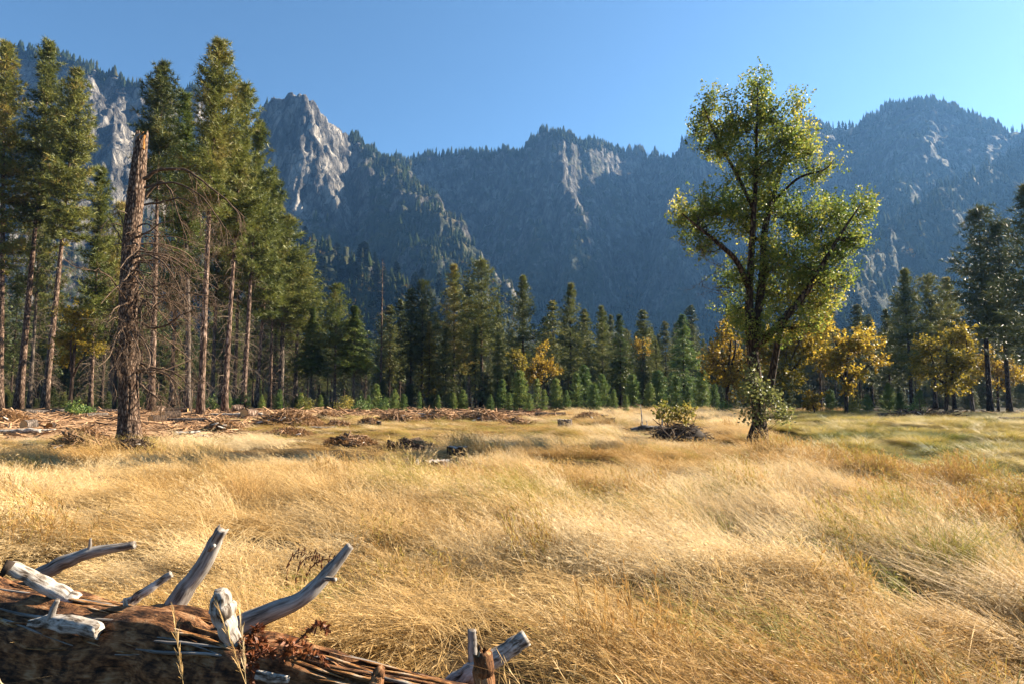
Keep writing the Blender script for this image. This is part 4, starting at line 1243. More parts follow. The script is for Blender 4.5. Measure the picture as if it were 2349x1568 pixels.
for i, (px, D, lst, lm, nl, lab) in enumerate(OAKS):
    b = foot(px, 940, D)
    lb = px_lobes(lst, D, 200 + i, off=1.6, split=3)
    zt = max(l[0][2] for l in lb) - b[2]
    c0 = np.mean([l[0] for l in lb], axis=0)
    r = 0.016 * zt + .05
    tp = [b + [0, 0, -.2], b * .7 + np.array([*c0[:2], 0]) * .3 + [0, 0, zt * .35], b * .3 + np.array([*c0[:2], 0]) * .7 + [0, 0, zt * .75]]
    lim = []
    rg = np.random.default_rng(i)
    for l in lb[::4]:
        s = tp[1] + rg.uniform(-.05, .05, 3)
        lim.append(([s, (s + l[0]) / 2 + rg.normal(0, .3, 3), l[0]], [r * .55, r * .4, .03]))
    broadleaf('oak_tree' if zt > 3 else 'orange_bush', lab, tuple(b), (tp, [r, r * .85, r * .3]), lim, lb, 0.24 if D > 50 else .15, int(nl * .85), lm, 'bark_dark', 700 + i, cat='tree' if zt > 3 else 'bush', upright=.3, twig_len=1.1, per_twig=20, k_trunk=9)

# shrub behind the fallen log in the meadow
SH_D = 27.0
sb = foot(1545, 985, SH_D)
broadleaf('yellow_shrub', 'small yellow-green shrub behind the fallen log in the meadow', tuple(sb),
          ([sb, sb + [0, 0, .35], sb + [-.1, 0, .6]], [.05, .04, .02]), [([sb + [0, 0, .1], sb + [.5, .1, .5], sb + [.9, .1, .8]], [.03, .025, .01]), ([sb + [0, 0, .1], sb + [-.4, .1, .5], sb + [-.6, .1, .9]], [.03, .02, .01])],
          px_lobes([(1528, 936, 18, 12), (1580, 940, 20, 12), (1510, 948, 10, 10), (1552, 948, 20, 12), (1535, 962, 14, 10), (1572, 958, 14, 10)], SH_D, 4, off=.2), .11, 1100, 'shrub', 'twig', 41, cat='shrub', upright=.8, twig_len=.4, per_twig=14, k_trunk=6)

# ------------------------------------------------------------------ broken snag on the left
def mat_grain(name, stops, along=5.0, around=70.0, bump=0.7, dist=0.012, cracks=0.5, rough=0.85):
    """split, weathered wood: grain runs along the piece"""
    m, nt, out = new_mat(name)
    L = nt.links.new
    at_ = N(nt, 'ShaderNodeAttribute', attribute_name='grain')
    mp = N(nt, 'ShaderNodeMapping'); mp.inputs['Scale'].default_value = (along, around, around)
    L(at_.outputs['Vector'], mp.inputs[0])
    n1 = N(nt, 'ShaderNodeTexNoise', i_Scale=1.0, i_Detail=5.0, i_Roughness=0.65, i_Distortion=0.4); L(mp.outputs[0], n1.inputs['Vector'])
    mp2 = N(nt, 'ShaderNodeMapping'); mp2.inputs['Scale'].default_value = (along * .7, around * .16, around * .16)
    L(at_.outputs['Vector'], mp2.inputs[0])
    n2 = N(nt, 'ShaderNodeTexNoise', i_Scale=1.0, i_Detail=4.0, i_Roughness=0.6); L(mp2.outputs[0], n2.inputs['Vector'])
    a = N(nt, 'ShaderNodeMath', operation='MULTIPLY_ADD'); a.inputs[1].default_value = 0.5; L(n1.outputs['Fac'], a.inputs[0])
    b = N(nt, 'ShaderNodeMath', operation='MULTIPLY'); b.inputs[1].default_value = 0.5; L(n2.outputs['Fac'], b.inputs[0]); L(b.outputs[0], a.inputs[2])
    r = ramp(nt, stops); L(a.outputs[0], r.inputs[0])
    pb = N(nt, 'ShaderNodeBsdfPrincipled', i_Roughness=rough); pb.inputs['Specular IOR Level'].default_value = 0.2
    L(r.outputs[0], pb.inputs['Base Color'])
    bp = N(nt, 'ShaderNodeBump', i_Strength=bump, i_Distance=dist); L(a.outputs[0], bp.inputs['Height']); L(bp.outputs[0], pb.inputs['Normal'])
    L(pb.outputs[0], out.inputs[0])
    return m


M['g_grey'] = mat_grain('split_grey_wood', [(0.36, (0.020, 0.015, 0.012)), (0.43, (0.085, 0.068, 0.056)), (0.50, (0.19, 0.165, 0.145)), (0.60, (0.33, 0.30, 0.27))])
M['g_white'] = mat_grain('split_white_wood', [(0.38, (0.02, 0.014, 0.010)), (0.44, (0.10, 0.075, 0.055)), (0.50, (0.30, 0.26, 0.22)), (0.60, (0.50, 0.46, 0.415))], along=11, around=60)
M['g_orange'] = mat_grain('split_rotten_wood', [(0.38, (0.014, 0.007, 0.004)), (0.44, (0.085, 0.034, 0.012)), (0.50, (0.25, 0.105, 0.028)), (0.55, (0.36, 0.195, 0.08)), (0.62, (0.40, 0.32, 0.24))], along=9, around=60, bump=1.0, dist=0.03)
M['g_brown'] = mat_grain('split_brown_wood', [(0.38, (0.012, 0.006, 0.003)), (0.46, (0.065, 0.028, 0.012)), (0.54, (0.20, 0.088, 0.034)), (0.63, (0.30, 0.175, 0.09))], along=13, around=60, bump=1.0, dist=0.03)
M['char'] = mat_wood('dark_cut_end', [(0.2, (0.012, 0.008, 0.006)), (0.8, (0.05, 0.035, 0.026))], scale=(20, 20, 20))


def wood_piece(P, R, k=18, n=40, rough=0.10, seed=0, flat=1.0, ragged_end=0.0, lump=0.0):
    """tapered, knotty, split piece of wood with a 'grain' attribute; returns a mesh"""
    P = smooth_path(P, n); Rr = lerp_path(R, n)
    kn = np.arange(n) * (9.0 / n)
    for q_ in range(3):
        P[:, q_] += (vnoise(kn + 3.3 * seed, np.full(n, 7.7 * q_), seed=seed) - .5) * Rr * .28 * np.minimum(1, np.arange(n) / 4)
    Rr = Rr * (1 + .14 * (vnoise(kn * 1.4 + seed, np.full(n, 3.0), seed=seed + 2) - .5))
    T = np.gradient(P, axis=0); T /= np.linalg.norm(T, axis=1)[:, None] + 1e-9
    s = np.cross(T[0], [0.1, 0.2, 1.0] if abs(T[0][2]) < .9 else [1, .1, 0]); s /= np.linalg.norm(s)
    a = np.arange(k) * 2 * math.pi / k
    seg = np.concatenate([[0], np.cumsum(np.linalg.norm(np.diff(P, axis=0), axis=1))])
    V = []; G = []
    for i in range(n):
        s = s - T[i] * (s @ T[i]); s /= np.linalg.norm(s); b = np.cross(T[i], s)
        q = ridged(np.cos(a) * 3.1 + 11, np.sin(a) * 3.1 + 4, np.full(k, seg[i] * 1.1), seed, octv=3) - .62
        w = fbm(np.cos(a) * 1.2 + 3, np.sin(a) * 1.2 + 8, np.full(k, seg[i] * 4.0), seed + 5, octv=2) - .5
        r = Rr[i] * (1 + rough * 2.2 * q + rough * 1.1 * w)
        c = P[i]
        ring = c + np.outer(np.cos(a) * r, s) + np.outer(np.sin(a) * r * flat, b)
        if ragged_end and i >= n - 3:
            ring = ring + np.outer(vnoise(np.cos(a) * 2 + i, np.sin(a) * 2 + 5, seed=seed + 9) - .4, T[i]) * ragged_end * (i - (n - 4)) / 3
        V.append(ring); G.append(np.stack([np.full(k, seg[i]), np.cos(a) * Rr[i], np.sin(a) * Rr[i]], -1))
    V.append(P[:1]); V.append(P[-1:] - T[-1:] * Rr[-1] * .3)
    G.append(np.array([[0, 0, 0]])); G.append(np.array([[seg[-1], 0, 0]]))
    V = np.concatenate(V); G = np.concatenate(G)
    i = np.arange(n - 1)[:, None] * k; j = np.arange(k)[None]; j2 = (j + 1) % k
    Q = np.stack([i + j, i + j2, i + k + j2, i + k + j], -1).reshape(-1, 4)
    jj = np.arange(k)
    C = np.concatenate([np.stack([(jj + 1) % k, jj, np.full(k, n * k)], -1), np.stack([(n - 1) * k + jj, (n - 1) * k + (jj + 1) % k, np.full(k, n * k + 1)], -1)])
    me = mesh_np('wood', V, [Q, C], True)
    at_ = me.attributes.new('grain', 'FLOAT_VECTOR', 'POINT'); at_.data.foreach_set('vector', G.astype(np.float32).ravel())
    return me


def dead_limb(mb, o, d, l, r, rng, depth=3, sag=0.25, twist=0.35):
    """crooked dead branch that splits into finer ones"""
    n = 6
    pts = [np.array(o, float)]; dd = np.array(d, float)
    for i in range(n):
        dd = dd + rng.normal(0, twist * .5, 3) + np.array([0, 0, -sag * .35])
        dd /= np.linalg.norm(dd)
        pts.append(pts[-1] + dd * l / n)
    rr = np.linspace(r, r * .35, n + 1)
    add_tube(mb, smooth_path(pts, 10), lerp_path(rr, 10), 6 if r > .03 else (4 if r > .012 else 3), cap=False)
    if depth > 0:
        for q in range(rng.integers(3, 6)):
            f = rng.uniform(.25, .98); k = int(f * n)
            nd = (pts[min(k + 1, n)] - pts[k]); nd /= np.linalg.norm(nd) + 1e-9
            nd = nd + rng.normal(0, .75, 3)
            nd /= np.linalg.norm(nd)
            dead_limb(mb, pts[k], nd, l * rng.uniform(.3, .55), max(r * (1 - .6 * f) * .55, .004), rng, depth - 1, sag, twist * 1.1)


def build_snag():
    D = 24.0
    b = foot(296, 1006, D)
    t = thing('dead_snag', 'thick broken-topped dead tree with fissured bark and tangled drooping branches', 'dead tree', b)
    cl = [(296, 1010), (296, 985), (295, 930), (294, 850), (294, 760), (295, 680), (299, 600), (304, 520), (313, 430), (320, 370), (325, 318)]
    P = smooth_path(np.array([at(x, y, D) for x, y in cl]) - b, 110)
    R = lerp_path([.50, .40, .355, .34, .335, .33, .325, .315, .295, .275, .24], 110)
    # bark plates as real relief
    k = 96
    V = []
    a = np.arange(k) * 2 * math.pi / k
    for i in range(110):
        z = P[i, 2]
        pl = ridged(np.cos(a) * 2.4 + 5, np.sin(a) * 2.4 + 5, np.full(k, z * 1.5), 7, octv=3)
        w = fbm(np.cos(a) * 1.0 + 2, np.sin(a) * 1.0 + 2, np.full(k, z * .4), 9, octv=2) - .5
        r = R[i] * (1 + .10 * w) - .045 * sstep(.72, .95, pl)
        if z > 10.6:
            r = r * (1 - .12 * vnoise(a * 2, np.full(k, z * 4), seed=3))
        ring = np.stack([P[i, 0] + np.cos(a) * r, P[i, 1] + np.sin(a) * r, np.full(k, z)], -1)
        if i > 104:
            ring[:, 2] += (vnoise(np.cos(a) * 1.7 + 3, np.sin(a) * 1.7, seed=14) - .45) * 1.1 * (i - 104) / 5
        V.append(ring)
    V.append(P[-1:] - [0, 0, .7])
    V = np.concatenate(V)
    i = np.arange(109)[:, None] * k; j = np.arange(k)[None]; j2 = (j + 1) % k
    Q = np.stack([i + j, i + j2, i + k + j2, i + k + j], -1).reshape(-1, 4)
    jj = np.arange(k)
    C = np.stack([109 * k + jj, 109 * k + (jj + 1) % k, np.full(k, 110 * k)], -1)
    link('trunk', mesh_np('snag_trunk', V, [Q, C], True), M['bark_snag'], t)
    tp = P[-1]
    for q, (dx, h, r) in enumerate([(-.14, .22, .08), (.12, .16, .07), (.02, .12, .06), (-.05, .28, .05)]):
        link('splinter', wood_piece([tp + [dx, -.1, -.5], tp + [dx * 1.1, -.08, 0], tp + [dx * .7 + .1, 0, h]], [r * 1.3, r, r * .2], 8, 14, seed=q), M['wood_orange'] if q % 2 else M['g_grey'], t)
    rng = np.random.default_rng(5)
    # hand-placed big limbs
    big = [
        ([(330, 412), (362, 391), (420, 388), (452, 406), (512, 452), (560, 500)], .075, .018),
        ([(335, 452), (352, 430), (372, 416), (392, 440), (412, 500), (430, 560)], .06, .012),
        ([(332, 470), (380, 462), (420, 456), (452, 480), (470, 520)], .045, .012),
        ([(330, 430), (400, 420), (460, 450), (500, 500), (540, 560)], .05, .012),
        ([(308, 545), (318, 520), (340, 515), (372, 545), (390, 600)], .04, .01),
        ([(322, 740), (350, 752), (382, 745), (408, 728), (440, 712)], .06, .014),
        ([(318, 720), (330, 690), (345, 700)], .05, .02),
        ([(322, 830), (350, 842), (390, 850), (420, 870), (445, 900)], .05, .012),
        ([(320, 880), (345, 900), (370, 915)], .045, .02),
        ([(288, 545), (280, 505), (268, 482)], .035, .012),
        ([(285, 560), (262, 520), (246, 492)], .028, .008),
        ([(282, 770), (272, 800), (262, 812)], .03, .008),
        ([(318, 640), (350, 660), (380, 650), (420, 680), (450, 730)], .05, .012),
        ([(318, 590), (345, 585), (380, 610), (410, 660), (430, 720)], .045, .012),
    ]
    for pts, r0, r1 in big:
        mb = MB()
        n = len(pts)
        W = np.array([at(x, y, D - .25 - .5 * rng.random() * q / n) for q, (x, y) in enumerate(pts)]) - b
        S = smooth_path(W, 18)
        S += rng.normal(0, .015, S.shape)
        add_tube(mb, S, np.linspace(r0, r1, 18), 7, cap=False)
        right = pts[-1][0] > pts[0][0]
        for q in range(10 if right else 3):
            k_ = rng.integers(5, 17)
            d = (S[min(k_ + 1, 17)] - S[k_]); d /= np.linalg.norm(d)
            d = d + rng.normal(0, .6, 3) + np.array([0, 0, -.35])
            dead_limb(mb, S[k_], d / np.linalg.norm(d), rng.uniform(.6, 1.9), r1 * rng.uniform(.8, 1.2), rng, 2, .35)
        mb.obj('branch', M['twig_dark'], t)
    # the drooping tangle on the right side
    for q in range(40):
        mb = MB()
        z = rng.uniform(2.6, 8.2)
        c = np.array([np.interp(z, P[:, 2], P[:, 0]), np.interp(z, P[:, 2], P[:, 1]), z])
        a_ = rng.uniform(-1.4, .6)
        d = np.array([math.cos(a_), math.sin(a_), rng.uniform(-.25, .35)])
        dead_limb(mb, c + d * .28, d, rng.uniform(1.8, 3.3), rng.uniform(.025, .045), rng, 3, .42, .42)
        mb.obj('branch', M['twig_dark'], t)
    for q in range(14):
        mb = MB()
        z = rng.uniform(1.2, 9.5)
        c = np.array([np.interp(z, P[:, 2], P[:, 0]), np.interp(z, P[:, 2], P[:, 1]), z])
        a_ = rng.uniform(-2.9, .3)
        d = np.array([math.cos(a_), math.sin(a_), rng.uniform(-.5, .5)])
        dead_limb(mb, c + d * .28, d, rng.uniform(.2, .6), rng.uniform(.012, .03), rng, 1, .2)
        mb.obj('stub', M['twig'], t)


build_snag()


# ------------------------------------------------------------------ slash, logs and stumps
def sticks(rng, n, cx, rx, ry, h, r=(.012, .05), l=(.6, 2.2), tee=0.0, k=4):
    """a heap of sticks as one mesh body"""
    mb = MB()
    for i in range(n):
        a = rng.uniform(0, 6.283); q = rng.random() ** .6
        x, y = math.cos(a) * rx * q, math.sin(a) * ry * q
        zt = h * (1 - q * q) * rng.random() ** .5
        L = rng.uniform(*l); yaw = rng.uniform(0, 6.283)
        if rng.random() < tee:
            d = np.array([-x * .9, -y * .9, h * 1.1]) + rng.normal(0, .12, 3)
            c = np.array([x, y, h * .35])
        else:
            d = np.array([math.cos(yaw), math.sin(yaw), rng.normal(0, .28)])
            c = np.array([x, y, zt])
        d /= np.linalg.norm(d)
        r0 = rng.uniform(*r) * (1 if rng.random() < .8 else 1.7)
        p0, p1 = c - d * L / 2, c + d * L / 2
        p0[2] = max(p0[2], .01); p1[2] = max(p1[2], .01)
        mid = (p0 + p1) / 2 + rng.normal(0, .05 * L, 3)
        add_tube(mb, [p0, mid, p1], [r0, r0 * .85, r0 * .5], k, cap=True)
    return mb


def fuzz(rng, n, rx, ry, h, size):
    """dry needles still hanging on the slash"""
    a = rng.uniform(0, 6.283, n); q = rng.random(n) ** .55
    P = np.stack([np.cos(a) * rx * q, np.sin(a) * ry * q, h * (1 - q * q) * rng.uniform(.45, 1.08, n) + .03], -1)
    mb = MB()
    TV, TF = tuft_template(rng, 6, .16)
    mb.add(*stamp(TV, TF, P, frames(rng.normal(size=P.shape) + [0, 0, .5], rng), size * rng.uniform(.6, 1.3, n)))
    return mb


PILES = [  # px0, px1, py base, top py, sticks, material, dry needles, teepee share, label
    (592, 735, 977, 928, 260, 'brush', 1500, .1, 'largest rusty brush pile, right of the tall grove trunks'),
    (728, 768, 962, 936, 90, 'brush', 420, .2, 'small rusty brush heap just right of the largest pile'),
    (746, 802, 980, 955, 110, 'brush', 60, .6, 'tent-shaped stick pile with pale poles, left one of two'),
    (822, 868, 974, 946, 90, 'brush', 40, .7, 'tent-shaped stick pile with white poles, right one of two'),
    (862, 962, 967, 936, 170, 'brush', 420, .2, 'wide brush pile with dark hollow below the middle saplings'),
    (955, 1060, 962, 934, 170, 'debris', 240, .1, 'long low heap of pale sticks below the middle treeline'),
    (1050, 1165, 964, 930, 190, 'debris', 260, .15, 'long heap of bleached branches topped by a pale broken stub'),
    (1150, 1225, 972, 955, 90, 'brush', 60, .1, 'thin scatter of branches right of the bleached heap'),
    (1314, 1392, 967, 936, 110, 'brush', 700, .1, 'reddish brush pile in front of the round green saplings'),
    (610, 712, 1001, 975, 120, 'brush', 300, .2, 'low brush pile with dark hollow on the cleared ground'),
    (468, 552, 990, 948, 150, 'brush', 260, .3, 'heap of long sticks right of the snag branches'),
    (750, 856, 1020, 1003, 150, 'brush', 160, .1, 'dark twiggy brush pile lying in the tree shadow'),
    (884, 990, 1030, 1010, 120, 'brush_dark', 60, .15, 'blackish brush pile at the grass edge behind the cut stumps'),
    (128, 262, 1030, 962, 240, 'brush', 200, .15, 'big dark brush pile left of the snag foot'),
    (-30, 66, 975, 926, 150, 'debris', 900, .1, 'pale dry brush pile at the left picture edge'),
    (250, 345, 1032, 1000, 110, 'brush_dark', 120, .1, 'broken branches heaped round the snag foot'),
    (2030, 2200, 958, 940, 140, 'brush_dark', 300, .1, 'shaded heap of slash under the right-hand oaks'),
]
for i, (x0, x1, yb, yt, ns, mt, nf, tee, lab) in enumerate(PILES):
    D = min(hit((x0 + x1) / 2, yb), 74.0)
    b = foot((x0 + x1) / 2, yb, D)
    k = D / FPX
    rx = (x1 - x0) / 2 * k; h = max(.3, (yb - yt) * k * .66); ry = min(rx, 2.6) * .8
    rng = np.random.default_rng(900 + i)
    t = thing('brush_pile', lab, 'brush pile', b, 'piles of cut branches')
    s = sticks(rng, ns, 0, rx * .85, ry, h, r=(.008 + .0003 * D, .022 + .0006 * D), l=(rx * .35, rx * 1.05), tee=tee).obj('sticks', M[mt], t)
    s['kind'] = 'stuff'
    if nf:
        f = fuzz(rng, int(nf * 1.6) + 60, rx * 1.15, ry * 1.1, h * .95, .12 + .0028 * D).obj('dry_needles', M['brown'] if mt != 'brush_dark' else M['brush_dark'], t)
        f['kind'] = 'stuff'
    for q in range(5):      # a few big poles one can tell apart
        a = rng.uniform(0, 6.283); L = rx * rng.uniform(.7, 1.3)
        d = np.array([math.cos(a), math.sin(a), rng.uniform(.05, .45)]); d /= np.linalg.norm(d)
        c = np.array([rng.uniform(-.5, .5) * rx, -ry * rng.uniform(.2, .7), h * rng.uniform(.2, .5)])
        mb = MB()
        p0 = c - d * L / 2; p0[2] = max(p0[2], .02)
        add_tube(mb, [p0, c + rng.normal(0, .04 * L, 3), c + d * L / 2], [.012 + .0011 * D, .01 + .001 * D, .008 + .0006 * D], 6)
        mb.obj('pole', M['wood_white' if rng.random() < .35 else ('debris' if rng.random() < .6 else 'brush')], t, True)


def log(px, py, length, r, yaw, mat, label, D=None, cut='wood_cut', tilt=0.0, lift=0.0, grp='cut logs on the cleared ground', name='log', z=0.0):
    D = D or hit(px, py)
    b = foot(px, py, D); b[2] += r * .85 + lift
    t = thing(name, label, 'log', b, grp)
    t.rotation_euler = (0, -tilt, yaw)
    rng = np.random.default_rng(int(px * 7 + py))
    n = 10
    x = np.linspace(-length / 2, length / 2, n)
    P = np.stack([x, .02 * length * np.sin(x / length * 4), 0 * x], -1)
    if mat == 'wood_white':
        link('bark', wood_piece(P, r * (1 + .25 * rng.uniform(-1, 1, n)) * np.linspace(.75, 1.1, n), 16, 34, .3, seed=int(px), flat=.6, ragged_end=.2), M['g_white'], t)
        return t
    mb = MB(); add_tube(mb, P, r * (1 + .06 * rng.uniform(-1, 1, n)), 12, flute=.12, seed=int(px), cap=False)
    mb.obj('bark', M[mat], t, True)
    for s in (0, -1):
        a = np.arange(12) * 2 * math.pi / 12
        e = P[s] + np.array([.004 if s else -.004, 0, 0])
        V = np.concatenate([[e], e + np.stack([0 * a, np.cos(a) * r * .93, np.sin(a) * r * .93], -1)])
        F = np.stack([np.zeros(12, int), 1 + np.arange(12), 1 + (np.arange(12) + 1) % 12], -1)
        link('cut_face', mesh_np('cut_face', V, F), M[cut], t)
    return t


LOGS = [
    (40, 996, 1.7, .17, .25, 'wood_white', 'bleached white log slab at the left picture edge', 'wood_white'),
    (92, 992, 1.0, .11, .55, 'wood_white', 'shorter white slab right behind the bleached log at the left edge', 'wood_white'),
    (428, 1000, 1.0, .15, .35, 'wood_white', 'bright white split log right of the snag foot', 'wood_white'),
    (458, 1003, .55, .08, .1, 'wood_white', 'small white splinter log touching the bright white split log', 'wood_white'),
    (66, 984, .6, .26, 1.35, 'bark_grey', 'short log round with orange cut face above the white slab', 'wood_cut'),
    (117, 984, .4, .18, 1.75, 'bark_dark', 'small round with reddish cut face beside the white slabs', 'wood_orange'),
    (104, 949, 3.4, .26, 0.9, 'bark_grey', 'long grey log with yellow cut end below the leaning pine', 'wood_cut'),
    (150, 946, 2.6, .24, -.2, 'bark_dark', 'dark log lying left of the green bush', 'wood_cut'),
    (235, 947, 5.0, .25, .12, 'bark_pine', 'long brown log between the green bush and the snag', 'wood_cut'),
    (222, 957, 1.6, .22, 1.0, 'bark_grey', 'pale short log in front of the long brown log', 'wood_cut'),
    (365, 945, 1.2, .42, 1.3, 'bark_pine', 'upright-looking big round with orange face right behind the snag', 'wood_cut'),
    (362, 967, 1.2, .24, 1.3, 'bark_dark', 'log round with yellow face near the snag branches', 'wood_cut'),
    (392, 960, 1.4, .34, 1.1, 'bark_dark', 'thick cut log below the snag tangle', 'wood_cut'),
    (405, 948, 2.2, .34, .3, 'bark_dark', 'dark cut log behind the thick cut log', 'wood_cut'),
    (540, 954, 4.5, .20, .1, 'wood_white', 'long pale debarked log behind the grove trunks', 'wood_cut'),
    (572, 957, 1.3, .42, 1.25, 'bark_pine', 'big log with bright orange cut face beside the largest brush pile', 'wood_cut'),
    (545, 940, 1.3, .45, .6, 'bark_pine', 'reddish-barked log chunk above the long pale log', 'wood_cut'),
    (630, 977, .9, .22, 1.45, 'bark_dark', 'leftmost small round at the foot of the largest brush pile', 'wood_cut'),
    (650, 976, .9, .22, 1.3, 'bark_dark', 'middle small round at the foot of the largest brush pile', 'wood_cut'),
    (672, 975, .9, .22, 1.2, 'bark_grey', 'rightmost small round at the foot of the largest brush pile', 'wood_cut'),
    (430, 968, 3.0, .15, .05, 'bark_grey', 'thin grey log on the chips right of the snag', 'wood_cut'),
    (300, 1012, 2.0, .10, .35, 'bark_dark', 'thin dark branch log lying against the snag foot', 'wood_cut'),
    (712, 984, 2.6, .09, .15, 'wood_white', 'thin pale pole right of the largest brush pile', 'wood_cut'),
    (1262, 956, 2.6, .22, .2, 'bark_dark', 'dark log in front of the saplings left of the reddish pile', 'wood_cut'),
    (2052, 958, 3.2, .22, .1, 'bark_dark', 'dark shaded log under the right-hand oaks', 'wood_cut'),
    (2325, 968, 2.2, .20, .1, 'bark_dark', 'dark low log in the grass at the right picture edge', 'wood_cut'),
]
for px, py, L_, r, yaw, mt, lab, ct in LOGS:
    log(px, py, L_, r, yaw, mt, lab, cut=ct, D=min(hit(px, py), 76))


def stump(px0, px1, py, pt, mat, label, seed, ragged=.03, top='wood_grey'):
    D = min(hit((px0 + px1) / 2, py), 60)
    b = foot((px0 + px1) / 2, py, D)
    k = D / FPX
    r = (px1 - px0) / 2 * k; h = (py - pt) * k + .06
    t = thing('stump', label, 'stump', b, 'cut stumps in the grass')
    n, kk = 10, 40
    z = np.linspace(-.1, h, n)
    a = np.arange(kk) * 2 * math.pi / kk
    V = []
    for i in range(n):
        q = ridged(np.cos(a) * 2.6 + seed, np.sin(a) * 2.6, np.full(kk, z[i] * 1.1), seed, octv=2)
        rr = r * (1 + .22 * max(0, 1 - i / 4) ** 2) * (1 - .10 * sstep(.6, .95, q)) * (1 + .1 * (fbm(np.cos(a) + 2, np.sin(a) + seed, seed=seed) - .5))
        zz = np.full(kk, z[i])
        if i == n - 1:
            zz = zz + ragged * rng_u(seed, kk)
        V.append(np.stack([np.cos(a) * rr, np.sin(a) * rr, zz], -1))
    V.append([[0, 0, h - .015]])
    V = np.concatenate(V)
    i = np.arange(n - 1)[:, None] * kk; j = np.arange(kk)[None]; j2 = (j + 1) % kk
    Q = np.stack([i + j, i + j2, i + kk + j2, i + kk + j], -1).reshape(-1, 4)
    link('bark', mesh_np('stump_bark', V, Q, True), M[mat], t)
    jj = np.arange(kk)
    top_v = np.concatenate([V[(n - 1) * kk:n * kk] * [.93, .93, 1] - [0, 0, .006], [[0, 0, h - .02]]])
    link('cut_face', mesh_np('stump_top', top_v, np.stack([jj, (jj + 1) % kk, np.full(kk, kk)], -1)), M[top], t)
    return t


def rng_u(seed, n):
    return np.random.default_rng(seed).uniform(-1, 1, n)


stump(969, 1033, 1086, 1062, 'bark_grey', 'flat sawn grey stump in the grass beside a jagged splintered stump', 1)
stump(1025, 1076, 1046, 1029, 'bark_dark', 'dark low stump behind the flat sawn grey stump', 2)
stump(1279, 1313, 984, 964, 'bark_grey', 'fluted stump in front of the reddish brush pile', 3)
stump(1388, 1412, 974, 960, 'bark_dark', 'small dark stump right of the reddish brush pile', 4)
stump(863, 875, 978, 968, 'bark_dark', 'tiny black stump beside the tent-shaped stick piles', 5)
stump(1378, 1396, 966, 952, 'bark_pine', 'reddish stump behind the small dark stump', 6)


def jagged_stump():
    D = hit(945, 1085)
    b = foot(945, 1085, D)
    t = thing('jagged_stump', 'jagged splintered stump with tall slivers left of the flat sawn stump', 'stump', b)
    k = D / FPX
    for q, (dx, h, r, ln) in enumerate([(-10, 22, 7, -.1), (-4, 27, 6, .02), (4, 25, 6, .05), (10, 18, 7, .1), (-22, 8, 8, -.3), (16, 7, 7, .2)]):
        link('splinter', wood_piece([[dx * k, .02 * q, -.1], [dx * k * 1.0, .02 * q, h * k * .5], [dx * k + ln * h * k, .02, h * k + .1]], [r * k * 1.25, r * k, r * k * .45], 12, 18, .2, seed=q + 3, ragged_end=.12), M['g_grey'] if q % 3 == 0 else M['g_brown'], t)
    link('root', wood_piece([[-8 * k, 0, .12], [-26 * k, -.05, .10], [-46 * k, -.1, -.03]], [.09, .07, .03], 10, 16, .2, seed=4), M['bark_dark'], t)


jagged_stump()


def dark_mound():
    D = hit(1562, 1008)
    b = foot(1562, 1008, D)
    k = D / FPX
    rng = np.random.default_rng(33)
    t = thing('root_mound', 'dome of tangled black roots and twigs in the grass left of the cottonwood', 'brush pile', b)
    rx, ry, h = 62 * k, 1.0, 38 * k
    n, kk = 14, 40
    a = np.arange(kk) * 2 * math.pi / kk
    V = []
    for i in range(n):
        f = i / (n - 1)
        q = fbm(np.cos(a) * 2 + 3, np.sin(a) * 2 + 3, np.full(kk, f * 3), 5, octv=3)
        V.append(np.stack([np.cos(a) * rx * math.cos(f * 1.57) * (.75 + .5 * q), np.sin(a) * ry * math.cos(f * 1.57) * (.75 + .5 * q), h * .78 * math.sin(f * 1.57) * (.6 + .7 * q) - .05], -1))
    V = np.concatenate(V)
    i = np.arange(n - 1)[:, None] * kk; j = np.arange(kk)[None]; j2 = (j + 1) % kk
    Q = np.stack([i + j, i + j2, i + kk + j2, i + kk + j], -1).reshape(-1, 4)
    link('soil', mesh_np('mound_soil', V, Q, True), M['char'], t)
    s = sticks(rng, 420, 0, rx * 1.05, ry * 1.1, h * 1.1, r=(.006, .018), l=(.3, 1.1)).obj('twigs', M['brush_dark'], t); s['kind'] = 'stuff'
    for q in range(9):
        mb = MB(); a_ = rng.uniform(0, 6.28)
        o = np.array([math.cos(a_) * rx * .5, -ry * .8 * rng.random(), h * .7])
        dead_limb(mb, o, [math.cos(a_), -.4, .15], rng.uniform(.4, .9), .014, rng, 1, .3)
        mb.obj('root', M['twig'], t)


dark_mound()


